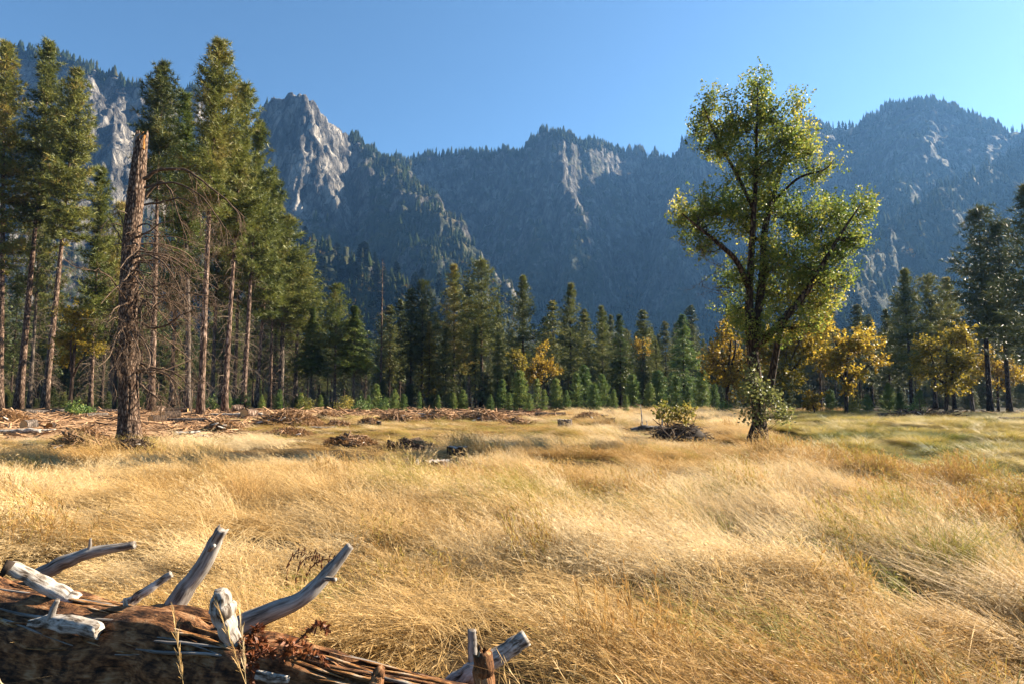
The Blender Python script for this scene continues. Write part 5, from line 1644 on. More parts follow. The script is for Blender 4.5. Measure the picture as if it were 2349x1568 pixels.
def meadow_log():
    D = hit(1488, 990)
    b = foot(1488, 990, D)
    k = D / FPX
    t = thing('fallen_log', 'weathered fallen log with upright bleached sticks beside the yellow shrub', 'log', b)
    link('log_body', wood_piece([[-40 * k, 0, .08], [-10 * k, .1, .17], [38 * k, .2, .16]], [.10, .17, .15], 14, 30, .15, seed=8), M['g_grey'], t)
    for q, (x0, x1, z0, z1, r, m) in enumerate([(-14, -17, .2, 62 * k, .035, 'g_white'), (-3, -4, .2, 26 * k, .03, 'g_white'), (30, 34, .15, 46 * k, .05, 'g_white'), (48, 14, .05, 58 * k, .03, 'g_brown'), (40, 10, .05, 30 * k, .03, 'g_brown'), (60, 30, .05, 44 * k, .02, 'g_brown'), (-44, -62, .1, 10 * k, .03, 'g_brown'), (95, 112, .05, 40 * k, .015, 'g_brown'), (36, 70, .05, 48 * k, .018, 'g_brown')]):
        link('stick', wood_piece([[x0 * k, .05, z0], [(x0 + x1) / 2 * k + .02, .06, (z0 + z1) / 2], [x1 * k, .08, z1]], [r, r * .9, r * .6], 8, 14, .12, seed=q), M[m], t)
    rng = np.random.default_rng(6)
    s = sticks(rng, 70, 0, 50 * k, .5, .35, r=(.006, .014), l=(.3, .9)).obj('twigs', M['brush_dark'], t); s['kind'] = 'stuff'


meadow_log()


def black_post():
    D = hit(2236, 1090)
    b = foot(2236, 1090, D); k = D / FPX
    o = link('dark_stub', wood_piece([[0, 0, -.2], [0, 0, 12 * k], [-.01, 0, 24 * k]], [7 * k, 5.5 * k, 2.5 * k], 12, 14, .2, seed=2, ragged_end=.05), M['char'])
    o.location = b
    tag(o, 'little black charred stub standing in the marsh on the right', 'stub')


black_post()


# small bushes at the wood edge
def bush(px, D, top, w, mat, label, seed, n=900, leaf=.16):
    b = foot(px, 945, D); k = D / FPX
    h = at(px, top, D)[2] - b[2]; r = w * k
    rng = np.random.default_rng(seed)
    t = thing('bush', label, 'bush', b, 'bushes at the wood edge')
    mb = MB(); LP = []
    for i in range(int(n / 16)):
        d = rng.normal(size=3); d /= np.linalg.norm(d); d[2] = abs(d[2])
        e = d * rng.random() ** .4 * [r, r * .8, h] * rng.uniform(.75, 1.05)
        add_tube(mb, [[0, 0, 0], e * [.5, .5, .6], e], [.014, .009, .004], 3, cap=False)
        LP.append(e + rng.normal(0, .14 * (h / 1.2) ** .5, (16, 3)))
    mb.obj('stems', M['twig'], t)
    LP = np.concatenate(LP); LP[:, 2] = np.maximum(LP[:, 2], .03)
    TV, TF = leaf_template(rng, 1)
    V, F = stamp(TV, TF, LP, frames(rng.normal(size=LP.shape) + [0, 0, .6], rng), leaf * rng.uniform(.7, 1.3, len(LP)))
    link('crown', mesh_np('bush_crown', V, F), M[mat], t)


for i, (px, D, top, w, mt, lab) in enumerate([
    (168, 62, 918, 24, 'young', 'bright green bush on the chips left of the snag'), (200, 64, 924, 16, 'young', 'smaller green bush touching the bright green bush'),
    (792, 80, 900, 30, 'shrub', 'grey-green bush below the rounded bright conifer'), (830, 78, 905, 26, 'young', 'green bush left of the middle saplings'), (700, 82, 905, 24, 'shrub', 'olive bush behind the largest brush pile'),
    (486, 84, 905, 14, 'young', 'green bush between the grove trunks'), (545, 86, 900, 12, 'young', 'little green bush under the reddish pine trunk'), (880, 82, 908, 20, 'young', 'low green bush behind the wide brush pile'),
    (1660, 60, 915, 24, 'young', 'dark green bush at the foot of the golden oak'), (2095, 64, 915, 24, 'young', 'dull green bush in shade under the green and gold oak'), (1955, 62, 905, 20, 'shrub', 'yellowish bush at the wood edge below the orange oak')]):
    bush(px, D, top, w, mt, lab, 60 + i)

# chips, bark and sticks strewn over the cleared ground
def build_litter():
    rng = np.random.default_rng(71)
    n = 32000
    r = np.sqrt(rng.uniform(20 ** 2, 92 ** 2, n)); az = rng.uniform(-.80, .75, n)
    x, y = r * np.sin(az), r * np.cos(az)
    ok = np.maximum(chips_zone(x, y), .6 * wood_floor(x, y)) > rng.uniform(.15, .95, n)
    x, y = x[ok], y[ok]
    P = np.stack([x, y, gz(x, y) + .02], -1)
    m = len(P)
    # stick: bent triangular prism
    mb = MB()
    add_tube(mb, [[-.5, 0, 0], [0, .04, .03], [.5, 0, 0]], [.03, .035, .02], 3, cap=False)
    TV = np.concatenate(mb.V); Q = np.concatenate(mb.Q); TF = np.concatenate([Q[:, [0, 1, 2]], Q[:, [0, 2, 3]]])
    yaw = rng.uniform(0, 6.283, m)
    D = np.stack([np.cos(yaw), np.sin(yaw), rng.normal(0, .18, m)], -1)
    S = rng.gamma(2.2, .30, m) * (.55 + .010 * np.hypot(x, y))
    V, F = stamp(TV, TF, P + np.array([0, 0, .04]), frames(D, rng), S)
    o = link('stick_litter', mesh_np('stick_litter', V, F), M['debris']); o['kind'] = 'stuff'; o['label'] = 'sticks and bark strewn over the cleared forest floor'; o['category'] = 'litter'
    # flat chips and dry needle tufts
    n = 26000
    r = np.sqrt(rng.uniform(20 ** 2, 90 ** 2, n)); az = rng.uniform(-.80, .75, n)
    x, y = r * np.sin(az), r * np.cos(az)
    ok = chips_zone(x, y) > rng.uniform(.2, .95, n)
    x, y = x[ok], y[ok]; m = len(x)
    P = np.stack([x, y, gz(x, y) + .03], -1)
    TV, TF = tuft_template(rng, 5, .3)
    V, F = stamp(TV, TF, P, frames(rng.normal(size=P.shape) * [1, 1, .4] + [0, 0, .25], rng), rng.uniform(.06, .18, m) * (.6 + .012 * np.hypot(x, y)))
    o = link('chip_litter', mesh_np('chip_litter', V, F), M['brown']); o['kind'] = 'stuff'; o['label'] = 'wood chips and dry needles on the cleared ground'; o['category'] = 'litter'


build_litter()


# ------------------------------------------------------------------ fallen log in the foreground
LOG_A = at(-190, 1268, 4.35); LOG_A[2] = .30
LOG_PTS = []


def build_front_log():
    # top edge of the log as seen in the picture, then the axis below it
    tops = [(-190, 1290, 4.5, .33), (0, 1336, 4.02, .315), (160, 1368, 3.78, .30), (330, 1398, 3.6, .285), (480, 1424, 3.45, .265), (660, 1474, 3.22, .235), (820, 1514, 3.06, .205), (1000, 1560, 2.9, .165), (1090, 1588, 2.82, .13)]
    ax = []
    for px, py, D, r in tops:
        p = at(px, py, D); ax.append([p[0], p[1] - r * .25, p[2] - r * .97])
    ax = np.array(ax)
    LOG_PTS.append(ax)
    b = np.array([ax[3][0], ax[3][1], 0.0])
    t = thing('fallen_log', 'big rotting log with bleached branch stubs across the lower left foreground', 'log', b)
    link('log_body', wood_piece(ax - b, [q[3] for q in tops], 72, 190, .17, seed=21), M['g_brown'], t)  # darker wood for the body, so the shade of its front is in the colour
    rng = np.random.default_rng(12)
    # long fibres and slabs peeling off the top
    for q in range(46):
        f0 = rng.uniform(.12, .82); ln = rng.uniform(.10, .30); f1 = min(.99, f0 + ln)
        a = rng.uniform(.55, 2.3)       # angle round the log: 0 = towards the camera, pi/2 = top
        pts = []
        for f in np.linspace(f0, f1, 6):
            i = f * (len(ax) - 1); k = int(i); w = i - k
            c = ax[k] * (1 - w) + ax[min(k + 1, len(ax) - 1)] * w
            r = (tops[k][3] * (1 - w) + tops[min(k + 1, len(ax) - 1)][3] * w) * 1.03
            aa = a + .12 * math.sin(f * 17 + q)
            pts.append(c + np.array([0.12 * r * math.cos(aa), -r * math.cos(aa), r * math.sin(aa)]))
        w0 = rng.uniform(.006, .019)
        link('splinter', wood_piece(np.array(pts) - b, [w0 * .4, w0, w0 * 1.1, w0, w0 * .8, w0 * .2], 8, 26, .25, seed=q + 30, flat=.45), M[['g_grey', 'g_orange', 'g_orange', 'g_orange', 'g_brown'][q % 5]], t)

    last = []

    def stub(name, pts, radii, mat, k=20, n=40, rough=.13, seed=1, rag=0.0, end=None, label=None):
        W = np.array([at(*p) for p in pts]) - b
        o = link(name, wood_piece(W, radii, k, n, rough, seed=seed, ragged_end=rag), M[mat], last[-1] if last and name in ('twig', 'cut_face') else t)
        if name.endswith('stub'):
            last.append(o)
        if label:
            o['label'] = label
        return o

    stub('branch_stub', [(175, 1378, 3.72), (120, 1352, 3.70), (60, 1318, 3.66), (14, 1300, 3.62)], [.052, .046, .042, .036], 'g_white', seed=51, rough=.18, label='white stub with dark cut end')
    stub('cut_face', [(22, 1305, 3.612), (10, 1298, 3.60)], [.043, .038], 'char', 14, 6, .15, seed=50)
    s2 = stub('branch_stub', [(70, 1330, 4.15), (130, 1296, 4.2), (205, 1267, 4.25), (308, 1248, 4.3)], [.050, .044, .036, .026], 'g_grey', seed=52, label='grey branch with short upright twig')
    stub('twig', [(203, 1270, 4.24), (206, 1250, 4.23), (208, 1234, 4.22)], [.016, .012, .007], 'g_grey', 8, 12, seed=53)
    stub('branch_stub', [(270, 1400, 3.85), (330, 1358, 3.9), (395, 1314, 3.95)], [.034, .026, .018], 'g_white', seed=54)
    stub('twig', [(290, 1402, 3.6), (288, 1385, 3.58), (286, 1370, 3.58)], [.016, .013, .009], 'g_white', 8, 10, seed=55)
    stub('branch_stub', [(370, 1425, 3.66), (410, 1375, 3.7), (455, 1312, 3.72), (488, 1256, 3.72), (510, 1213, 3.7)], [.070, .055, .047, .039, .030], 'g_grey', seed=56, rag=.03, label='upright curved grey branch')
    stub('twig', [(478, 1262, 3.70), (492, 1250, 3.62)], [.014, .010], 'g_white', 8, 8, seed=57)
    stub('knot_stub', [(540, 1490, 3.22), (524, 1440, 3.18), (508, 1390, 3.14), (506, 1352, 3.12)], [.034, .042, .054, .026], 'g_white', 24, 34, .24, seed=58, label='club-shaped stub, white on one side')
    stub('branch_stub', [(520, 1450, 3.38), (570, 1428, 3.42), (690, 1372, 3.5), (762, 1302, 3.56), (804, 1250, 3.6)], [.060, .056, .042, .034, .020], 'g_grey', seed=59, n=44, label='long curved grey branch pointing up to the grass')
    stub('twig', [(745, 1326, 3.52), (770, 1328, 3.47)], [.013, .010], 'g_white', 8, 8, seed=60)
    stub('branch_stub', [(68, 1428, 3.42), (110, 1425, 3.40), (160, 1432, 3.37), (226, 1448, 3.34)], [.016, .034, .042, .034], 'g_white', 20, 30, .30, seed=61, rag=.03, label='white chunky broken limb lying on the log side')
    stub('twig', [(112, 1424, 3.39), (122, 1396, 3.38), (132, 1374, 3.38)], [.020, .017, .012], 'g_grey', 8, 12, seed=62)
    stub('twig', [(590, 1545, 2.78), (625, 1552, 2.76), (660, 1556, 2.74)], [.02, .022, .014], 'g_white', 10, 12, .25, seed=63)
    stub('branch_stub', [(862, 1575, 2.78), (868, 1545, 2.8), (876, 1530, 2.82)], [.035, .030, .015], 'g_brown', 12, 14, .25, seed=64)
    # second piece on the right: broken fork
    b2 = foot(1110, 1600, 3.0)
    t2 = thing('broken_branch', 'short forked broken branch with orange torn end in the foreground grass', 'branch', b2)

    def part(name, pts, radii, mat, **kw):
        W = np.array([at(*p) for p in pts]) - b2
        return link(name, wood_piece(W, radii, kw.get('k', 18), kw.get('n', 26), kw.get('rough', .14), seed=kw.get('seed', 3), ragged_end=kw.get('rag', 0)), M[mat], t2)

    part('post', [(1112, 1640, 2.78), (1112, 1570, 2.78), (1110, 1500, 2.78)], [.050, .046, .040], 'g_brown', seed=70, rag=.03, n=30)
    part('torn_end', [(1111, 1520, 2.775), (1110, 1494, 2.775)], [.036, .026], 'g_orange', seed=71, rag=.05, n=10)
    part('limb', [(1040, 1575, 3.12), (1095, 1535, 3.1), (1150, 1500, 3.12), (1208, 1460, 3.15)], [.062, .05, .042, .038], 'g_white', seed=72)
    part('twig', [(1086, 1520, 3.1), (1083, 1480, 3.1), (1084, 1443, 3.1)], [.024, .021, .020], 'g_grey', seed=73, k=12)
    # dry red fern hanging over the log
    fb = np.array([*LOG_PTS[0][5][:2], LOG_PTS[0][5][2] + .2])
    tf = thing('dry_fern', 'dead reddish-brown bracken fern draped over the log', 'fern', fb)
    for q in range(11):
        a = rng.uniform(0, 6.283); l = rng.uniform(.12, .27)
        o = at(rng.uniform(545, 680), rng.uniform(1462, 1540), rng.uniform(2.78, 3.0)) - fb
        d = np.array([math.cos(a) * .7, math.sin(a) * .35, rng.uniform(-.1, .6)])
        P = smooth_path([o, o + d * l * .5, o + d * l * .9 + [0, 0, -.12 * l], o + d * l * 1.1 + [0, 0, -.35 * l]], 14)
        mb = MB(); add_tube(mb, P, np.linspace(.004, .0015, 14), 4, cap=False)
        for i in range(2, 14):
            for s in (-1, 1):
                for r_ in range(5):
                    side = np.cross(P[i] - P[i - 1], [0.2, .5, 1]); side /= np.linalg.norm(side) + 1e-9
                    w = (.052 * (1 - i / 16)) * rng.uniform(.5, 1.1)
                    e = P[i] + side * s * w + rng.normal(0, .014, 3)
                    x = rng.normal(0, .0035, 3)
                    mb.add([P[i], (P[i] + e) / 2 + x + [0, 0, .006], e, (P[i] + e) / 2 - x], [[0, 1, 2, 3]])
        mb.obj('frond', M['fern'], tf)
    for q in range(3):
        o_ = at(660 + 22 * q, 1300 + 8 * q, 5.2); bb = np.array([o_[0], o_[1], 0])
        mb = MB()
        P = smooth_path([o_ - bb - [0, 0, .5], o_ - bb, o_ - bb + [.1 + .05 * q, 0, .12], o_ - bb + [.22, 0, .05 - .07 * q]], 14)
        add_tube(mb, P, np.linspace(.006, .002, 14), 4, cap=False)
        for i in range(3, 14):
            for s in (-1, 1):
                e = P[i] + np.array([0, s * .03, .035 * s]) + rng.normal(0, .012, 3)
                mb.add([P[i], (P[i] + e) / 2 + [.008, 0, .004], e, (P[i] + e) / 2 - [.008, 0, 0]], [[0, 1, 2, 3]])
        f = mb.obj('dry_frond', M['fern'])
        f.location = bb
        tag(f, ('first', 'second', 'third')[q] + ' curled brown fern frond from the left behind the long grey branch', 'fern', 'curled fern fronds in the grass')


build_front_log()


# dead dock stalks sticking out of the grass
def dock(px, pyt, pyb, D, label, seed):
    rng = np.random.default_rng(seed)
    top = at(px, pyt, D); b = foot(px, pyb, D)
    h = top[2] - b[2]
    mb = MB(); add_tube(mb, [[0, 0, 0], [.01, 0, h * .5], [top[0] - b[0], 0, h]], [.006, .005, .003], 5, cap=False)
    for i in range(46):
        z = h * rng.uniform(.35, 1); c = np.array([(top[0] - b[0]) * z / h, 0, z]) + rng.normal(0, .012, 3)
        d = rng.normal(0, .018, (3, 3))
        mb.add(c + d, [[0, 1, 2]])
    o = mb.obj('dock_stalk', M['fern']); o.location = b
    tag(o, label, 'weed stalk', 'dead weed stalks in the meadow')


dock(1702, 1258, 1350, 6.6, 'dark brown seed stalk standing upright right of centre', 1)
dock(1732, 1190, 1240, 8.6, 'thin leaning seed stalk behind the dark brown seed stalk', 2)
dock(1612, 1205, 1250, 8.2, 'short brown stalk left of the thin leaning stalk', 3)
dock(718, 1190, 1232, 8.5, 'lone brown stalk in the pale grass left of centre', 4)
dock(931, 1095, 1135, 12.0, 'small dark stalk in the grass below the jagged stump', 5)


# ------------------------------------------------------------------ grass
TUFTS = bpy.data.collections.new('grass_tufts')


def blade(mb, o, h, w, lean, bend, yaw, rng, seg=3):
    """one curved, tapering blade"""
    s = np.linspace(0, 1, seg + 1)
    dx = lean * s + bend * s ** 2.2
    d = np.array([math.cos(yaw), math.sin(yaw), 0])
    z = h * s * (1 - .28 * np.clip(abs(lean) + abs(bend), 0, 1.6) / 1.6 * s)
    P = np.asarray(o) + np.outer(dx * h, d); P[:, 2] += z
    side = np.array([-math.sin(yaw + rng.normal(0, .8)), math.cos(yaw), 0]); side /= np.linalg.norm(side)
    ww = w * np.array([.8, 1, .75, .12])[:seg + 1] if seg == 3 else w * np.linspace(1, .15, seg + 1)
    V = np.empty((2 * seg + 2, 3)); V[0::2] = P + np.outer(ww / 2, side); V[1::2] = P - np.outer(ww / 2, side)
    i = np.arange(seg) * 2
    mb.add(V, np.stack([i, i + 1, i + 3, i + 2], -1))
    return P


def seeds(mb, P, rng, n, spread, w, f0=.58, lift=0.0):
    f = rng.uniform(f0, 1.0, n); k = f * 3; j = np.minimum(k.astype(int), 2)
    c = P[j] + (P[j + 1] - P[j]) * (k - j)[:, None]
    e = c + rng.normal(0, 1, (n, 3)) * (spread * (1.3 - f))[:, None] + (P[3] - P[2]) * .12 + [0, 0, lift]
    s_ = rng.normal(0, 1, (n, 3)); s_ *= (w / np.linalg.norm(s_, axis=1))[:, None]
    V = np.stack([c - s_ * .4, e + s_, e - s_ + (e - c) * .35], 1).reshape(-1, 3)
    mb.add(V, np.arange(3 * n).reshape(-1, 3))


def tuft(kind, seed):
    """a patch of grass about 0.7 m across"""
    rng = np.random.default_rng(seed)
    mb = MB()
    wind = math.pi      # dry stems are laid over towards -X
    turn = rng.normal(0, .3)

    def spot(R, p=.5):
        a, q = rng.uniform(0, 6.283), rng.random() ** p * R
        return math.cos(a) * q, math.sin(a) * q

    if kind in ('blade', 'panicle'):
        nb, npn = (170, 34) if kind == 'blade' else (80, 80)
        subs = [(spot(.34), rng.normal(0, .5), rng.uniform(.7, 1.15)) for _ in range(9)]
        for i in range(nb):
            (sx, sy), sy_, sh = subs[rng.integers(9)]
            dx, dy = spot(.14)
            blade(mb, [sx + dx, sy + dy, -.02], sh * rng.uniform(.2, .62), rng.uniform(.0026, .0060), rng.uniform(.0, .55), rng.uniform(.1, .8), wind + sy_ + rng.normal(0, .6), rng)
        for i in range(npn):
            (sx, sy), sy_, sh = subs[rng.integers(9)]
            dx, dy = spot(.16)
            P = blade(mb, [sx + dx, sy + dy, -.02], sh * rng.uniform(.45, .82), .0024, rng.uniform(.1, .5), rng.uniform(.15, .75), wind + sy_ + rng.normal(0, .4), rng)
            seeds(mb, P, rng, 16, .030, .0026)
    elif kind == 'thatch':
        for i in range(190):
            x, y = spot(.38)
            blade(mb, [x, y, rng.uniform(.02, .2)], rng.uniform(.25, .6), rng.uniform(.003, .0065), rng.uniform(.8, 1.8), rng.uniform(-.4, .5), wind + turn + rng.normal(0, .55), rng)
    elif kind == 'weed':
        for i in range(46):
            x, y = spot(.38)
            P = blade(mb, [x, y, -.02], rng.uniform(.4, .85), .005, rng.uniform(-.05, .25), rng.uniform(0, .2), wind + rng.normal(0, 1.2), rng)
            seeds(mb, P, rng, 20, .028, .0055, .3, .03)
        for i in range(80):
            x, y = spot(.38)
            blade(mb, [x, y, -.02], rng.uniform(.2, .5), rng.uniform(.003, .006), rng.uniform(.0, .5), rng.uniform(.1, .6), wind + rng.normal(0, .9), rng)
    elif kind == 'far':
        for i in range(110):
            x, y = spot(.5)
            blade(mb, [x, y, -.02], rng.uniform(.22, .66), rng.uniform(.006, .015), rng.uniform(.1, .6), rng.uniform(.1, .6), wind + turn + rng.normal(0, .6), rng, seg=2)
    elif kind == 'sedge':
        for i in range(70):
            a = rng.uniform(0, 6.283); q = rng.random() ** .5 * .16
            blade(mb, [math.cos(a) * q, math.sin(a) * q, -.02], rng.uniform(.2, .5), rng.uniform(.005, .011), rng.uniform(.2, .8), rng.uniform(.3, 1.1), a * .5 + wind * .5 + rng.normal(0, .5), rng)
    elif kind == 'stalk':
        P = blade(mb, [0, 0, -.02], .75, .0026, rng.uniform(.05, .3), rng.uniform(.2, .8), wind + rng.normal(0, .8), rng)
        seeds(mb, P, rng, 60, .010, .0016, .70)
    return mb.mesh('tuft_' + kind)


KINDS = {}
order = []
for kind, nvar in (('blade', 6), ('panicle', 6), ('thatch', 4), ('weed', 4), ('far', 5), ('sedge', 4), ('stalk', 3)):
    KINDS[kind] = []
    for v in range(nvar):
        me = tuft(kind, 4000 + 31 * v + len(order))
        me.materials.append(M['sedge' if kind == 'sedge' else 'grass'])
        o = bpy.data.objects.new('tuft_%02d' % len(order), me)
        TUFTS.objects.link(o)
        KINDS[kind].append(len(order)); order.append(o)


def scatter(name, P, rot, scl, idx, tint, label, cat='grass', coll=None):
    """one grass object: its points carry tufts with their own turn, size and tint"""
    me = bpy.data.meshes.new(name)
    me.vertices.add(len(P)); me.vertices.foreach_set('co', np.asarray(P, np.float32).ravel())
    for nm, ty, arr, fld in (('rot', 'FLOAT_VECTOR', rot, 'vector'), ('scl', 'FLOAT_VECTOR', scl, 'vector'), ('idx', 'INT', idx, 'value'), ('tint', 'FLOAT', tint, 'value')):
        a = me.attributes.new(nm, ty, 'POINT')
        a.data.foreach_set(fld, np.asarray(arr, np.int32 if ty == 'INT' else np.float32).ravel())
    o = link(name, me)
    o['kind'] = 'stuff'; o['label'] = label; o['category'] = cat
    ng = bpy.data.node_groups.new(name + '_scatter', 'GeometryNodeTree')
    ng.interface.new_socket('Geometry', in_out='INPUT', socket_type='NodeSocketGeometry')
    ng.interface.new_socket('Geometry', in_out='OUTPUT', socket_type='NodeSocketGeometry')
    gi = ng.nodes.new('NodeGroupInput'); go = ng.nodes.new('NodeGroupOutput')
    ci = ng.nodes.new('GeometryNodeCollectionInfo'); ci.inputs['Collection'].default_value = coll or TUFTS
    ci.inputs['Separate Children'].default_value = True; ci.inputs['Reset Children'].default_value = True
    ip = ng.nodes.new('GeometryNodeInstanceOnPoints'); ip.inputs['Pick Instance'].default_value = True
    L = ng.links.new
    L(gi.outputs[0], ip.inputs['Points']); L(ci.outputs[0], ip.inputs['Instance'])
    for nm, ty, sock in (('idx', 'INT', 'Instance Index'), ('rot', 'FLOAT_VECTOR', 'Rotation'), ('scl', 'FLOAT_VECTOR', 'Scale')):
        na = ng.nodes.new('GeometryNodeInputNamedAttribute'); na.data_type = ty; na.inputs['Name'].default_value = nm
        L(na.outputs['Attribute'], ip.inputs[sock])
    L(ip.outputs[0], go.inputs[0])
    md = o.modifiers.new('scatter', 'NODES'); md.node_group = ng
    return o


def log_clear(x, y):
    """distance to the foreground log axis and whether the spot lies between it and the camera"""
    ax = LOG_PTS[0]
    d = np.full(x.shape, 9.0); fr = np.zeros(x.shape, bool)
    for a, b in zip(ax[:-1], ax[1:]):
        ab = b[:2] - a[:2]; t = np.clip(((x - a[0]) * ab[0] + (y - a[1]) * ab[1]) / (ab @ ab), 0, 1)
        dd = np.hypot(x - a[0] - t * ab[0], y - a[1] - t * ab[1])
        d = np.minimum(d, dd)
    ylog = np.interp(x, ax[:, 0], ax[:, 1])
    fr = (y < ylog) & (x < ax[-1][0] + .15)
    return d, fr


# low grass round things that stand clear of it: x, y, radius, height left
CLEAR = []
for px_, py_, rad_, low_ in ((1001, 1084, .8, .22), (945, 1084, .8, .22), (1050, 1044, .8, .22), (1562, 1008, 1.5, .22), (1488, 990, 1.4, .25), (2236, 1090, .6, .3), (1296, 982, .8, .4), (1400, 972, .6, .4), (1745, 1028, .8, .25), (1725, 1028, .8, .3), (1620, 1000, .8, .4), (800, 1018, 1.6, .3), (937, 1028, 1.6, .3), (296, 1010, 1.6, .2), (195, 1028, 1.8, .2), (1112, 1540, .5, .12), (1170, 1490, .42, .15), (1060, 1545, .5, .12)):
    D_ = hit(px_, py_)
    CLEAR.append((at(px_, py_, D_)[0], D_, rad_, low_))


def build_grass():
    rng = np.random.default_rng(88)

    def ring(r0, r1, dens):
        n = int(dens * .82 * (r1 * r1 - r0 * r0))
        r = np.sqrt(rng.uniform(r0 * r0, r1 * r1, n)); a = rng.uniform(-.82, .82, n)
        return r * np.sin(a), r * np.cos(a)

    X, Y, K, Z = [], [], [], []
    for r0, r1, dens, kinds in ((1.7, 9, 24, ('blade', 'panicle', 'thatch')), (9, 18, 13, ('blade', 'panicle', 'thatch')), (18, 36, 7.5, ('far', 'panicle', 'far')), (36, 82, 3.4, ('far', 'far', 'far'))):
        x, y = ring(r0, r1, dens)
        X.append(x); Y.append(y)
        K.append(np.full(len(x), {'blade': 0, 'far': 1}[kinds[0]]))
        Z.append(np.full(len(x), 1.0 if r0 < 9 else (1.0 if r0 < 18 else (1.05 if r0 < 36 else 1.25))))
    x, y, lod, zs = map(np.concatenate, (X, Y, K, Z))
    r = np.hypot(x, y); u = x / np.maximum(y, .5)
    chips = chips_zone(x, y)
    # clumps and hollows
    big = fbm(x * .28 + 3, y * .40, seed=101, octv=3)
    clump = fbm(x * 1.35, y * 1.7, seed=102, octv=3)
    fine = fbm(x * 3.1, y * 3.1, seed=104, octv=2)
    hs = .62 + .75 * (clump - .5) * 2.0 + .5 * (big - .5) * 2
    hs = np.clip(hs + .35 * (fine - .5), .2, 1.3) * (1 - .16 * sstep(9, 5, r))
    vein = ridged(x * .42 + 6, y * .62 + 2, seed=160, octv=2)       # narrow gaps between the tussocks
    gapm = sstep(.70, .85, vein) * sstep(42, 22, r)
    hs = hs * (1 - .7 * gapm)
    hs = hs * (1 - .30 * sstep(8, 16, r))
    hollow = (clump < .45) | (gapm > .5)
    shortz = sstep(20, 24, y) * sstep(60, 46, y) * sstep(.16, .02, u + .12 * (big - .5)) * (1 - chips)
    wet = wet_zone(x, y)
    edge = 9.6 + (.84 - u) * 21
    weedz = sstep(.38, .5, u + .15 * (big - .5)) * (1 - wet) * sstep(-4.5, -2, y - edge)
    d, fr = log_clear(x, y)
    keep = (rng.random(len(x)) > chips * 1.05) & (rng.random(len(x)) > np.where(hollow, .68, .0)) & (rng.random(len(x)) > 1.0 * gapm) & (d > .16) & ~(fr & (d < 1.6)) & (wet < .5)
    keep &= ~(fr & (r < 2.6))
    hs = np.where(d < .5, hs * .55, hs)
    for cx_, cy_, rad_, low in CLEAR:
        dd = np.hypot(x - cx_, (y - cy_) / np.where(y < cy_, 3.6, 1.0))
        hs = hs * (1 - (1 - low) * sstep(rad_ * 1.25, rad_ * .8, dd))
        if low < .2 and rad_ < 1:
            keep &= dd > rad_ * .75
    hs = hs * (1 - .66 * shortz) * (1 - .12 * sstep(9, 2.5, r)) * (1 - .4 * chips)
    bx_ = sstep(.42, .3, np.abs(x + .02)) * sstep(3.35, 3.2, y)
    hs = hs * (1 - .72 * bx_)
    keep &= ~((np.hypot(x + .03, (y - 3.0)) < .30))
    # kind
    q = rng.random(len(x))
    pan = sstep(.40, .60, fbm(x * .42 + 9, y * .6 + 4, seed=110, octv=3))
    kind = np.where(q < .10 + .50 * pan, 1, 0)
    kind = np.where((q > .72) & (lod == 0), 2, kind)
    kind = np.where((rng.random(len(x)) < .035) & (r < 20), 3, kind)
    kind = np.where((rng.random(len(x)) < weedz * .75), 3, kind)
    idx = np.zeros(len(x), int)
    for k, nm in ((0, 'blade'), (1, 'panicle'), (2, 'thatch'), (3, 'weed')):
        c = np.array(KINDS[nm]); s = kind == k
        idx[s] = c[rng.integers(0, len(c), s.sum())]
    c = np.array(KINDS['far']); s = (lod == 1) & (kind == 0)
    idx[s] = c[rng.integers(0, len(c), s.sum())]
    # colour: pale straw, gold, brown, patches still green; hollows and gaps browned to deepen their shade
    tn = fbm(x * .22 + 40, y * .33 + 7, seed=120, octv=4)
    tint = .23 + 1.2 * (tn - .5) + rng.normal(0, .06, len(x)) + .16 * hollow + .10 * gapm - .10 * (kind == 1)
    green = sstep(.60, .70, fbm(x * .6 + 11, y * .75, seed=130, octv=3))
    tint = np.where(rng.random(len(x)) < green * .38, rng.uniform(.68, .92, len(x)), tint)
    tint = tint + .17 * sstep(.30, .6, u) * sstep(30, 9, y) + .10 * sstep(7, 3, r)
    tint = np.where(kind == 3, rng.uniform(.42, .78, len(x)), tint)
    tint = np.where(rng.random(len(x)) < shortz * .7, rng.uniform(.5, .88, len(x)), tint)
    tint = np.clip(tint, 0, 1)
    yaw = 1.7 * (fbm(x * .33, y * .33, seed=140, octv=2) - .5) * 2 + rng.normal(0, .5, len(x)) - .25
    yaw = np.where(kind == 2, yaw + rng.normal(0, 1.3, len(x)), yaw)
    tilt = rng.normal(0, .12, len(x))
    P = np.stack([x, y, gz(x, y)], -1)
    rot = np.stack([tilt, rng.normal(-.05, .12, len(x)), yaw], -1)
    w = zs * rng.uniform(.85, 1.2, len(x))
    wl = np.where(lod == 1, np.where(kind == 1, 1.35, 1.0), 1.0)
    scl = np.stack([w * wl, w * wl, hs * zs * rng.uniform(.85, 1.15, len(x)) * np.where(kind == 1, 1.05, 1.0)], -1)
    kp = keep
    scatter('meadow_grass', P[kp], rot[kp], scl[kp], idx[kp], tint[kp], 'tall dry golden grass covering the meadow')
    # marsh sedge on the right
    n = 42000
    rr = np.sqrt(rng.uniform(8 ** 2, 76 ** 2, n)); a = rng.uniform(.30, .86, n)
    x, y = rr * np.sin(a), rr * np.cos(a); u = x / y
    wet = wet_zone(x, y)
    hmp = ridged(x * .5, y * .32, seed=21, octv=2)
    k = (rng.random(n) < wet) & (chips_zone(x, y) < .5) & (rng.random(n) < sstep(.56, .74, hmp) + .05)
    x, y, hmp = x[k], y[k], hmp[k]; m = len(x)
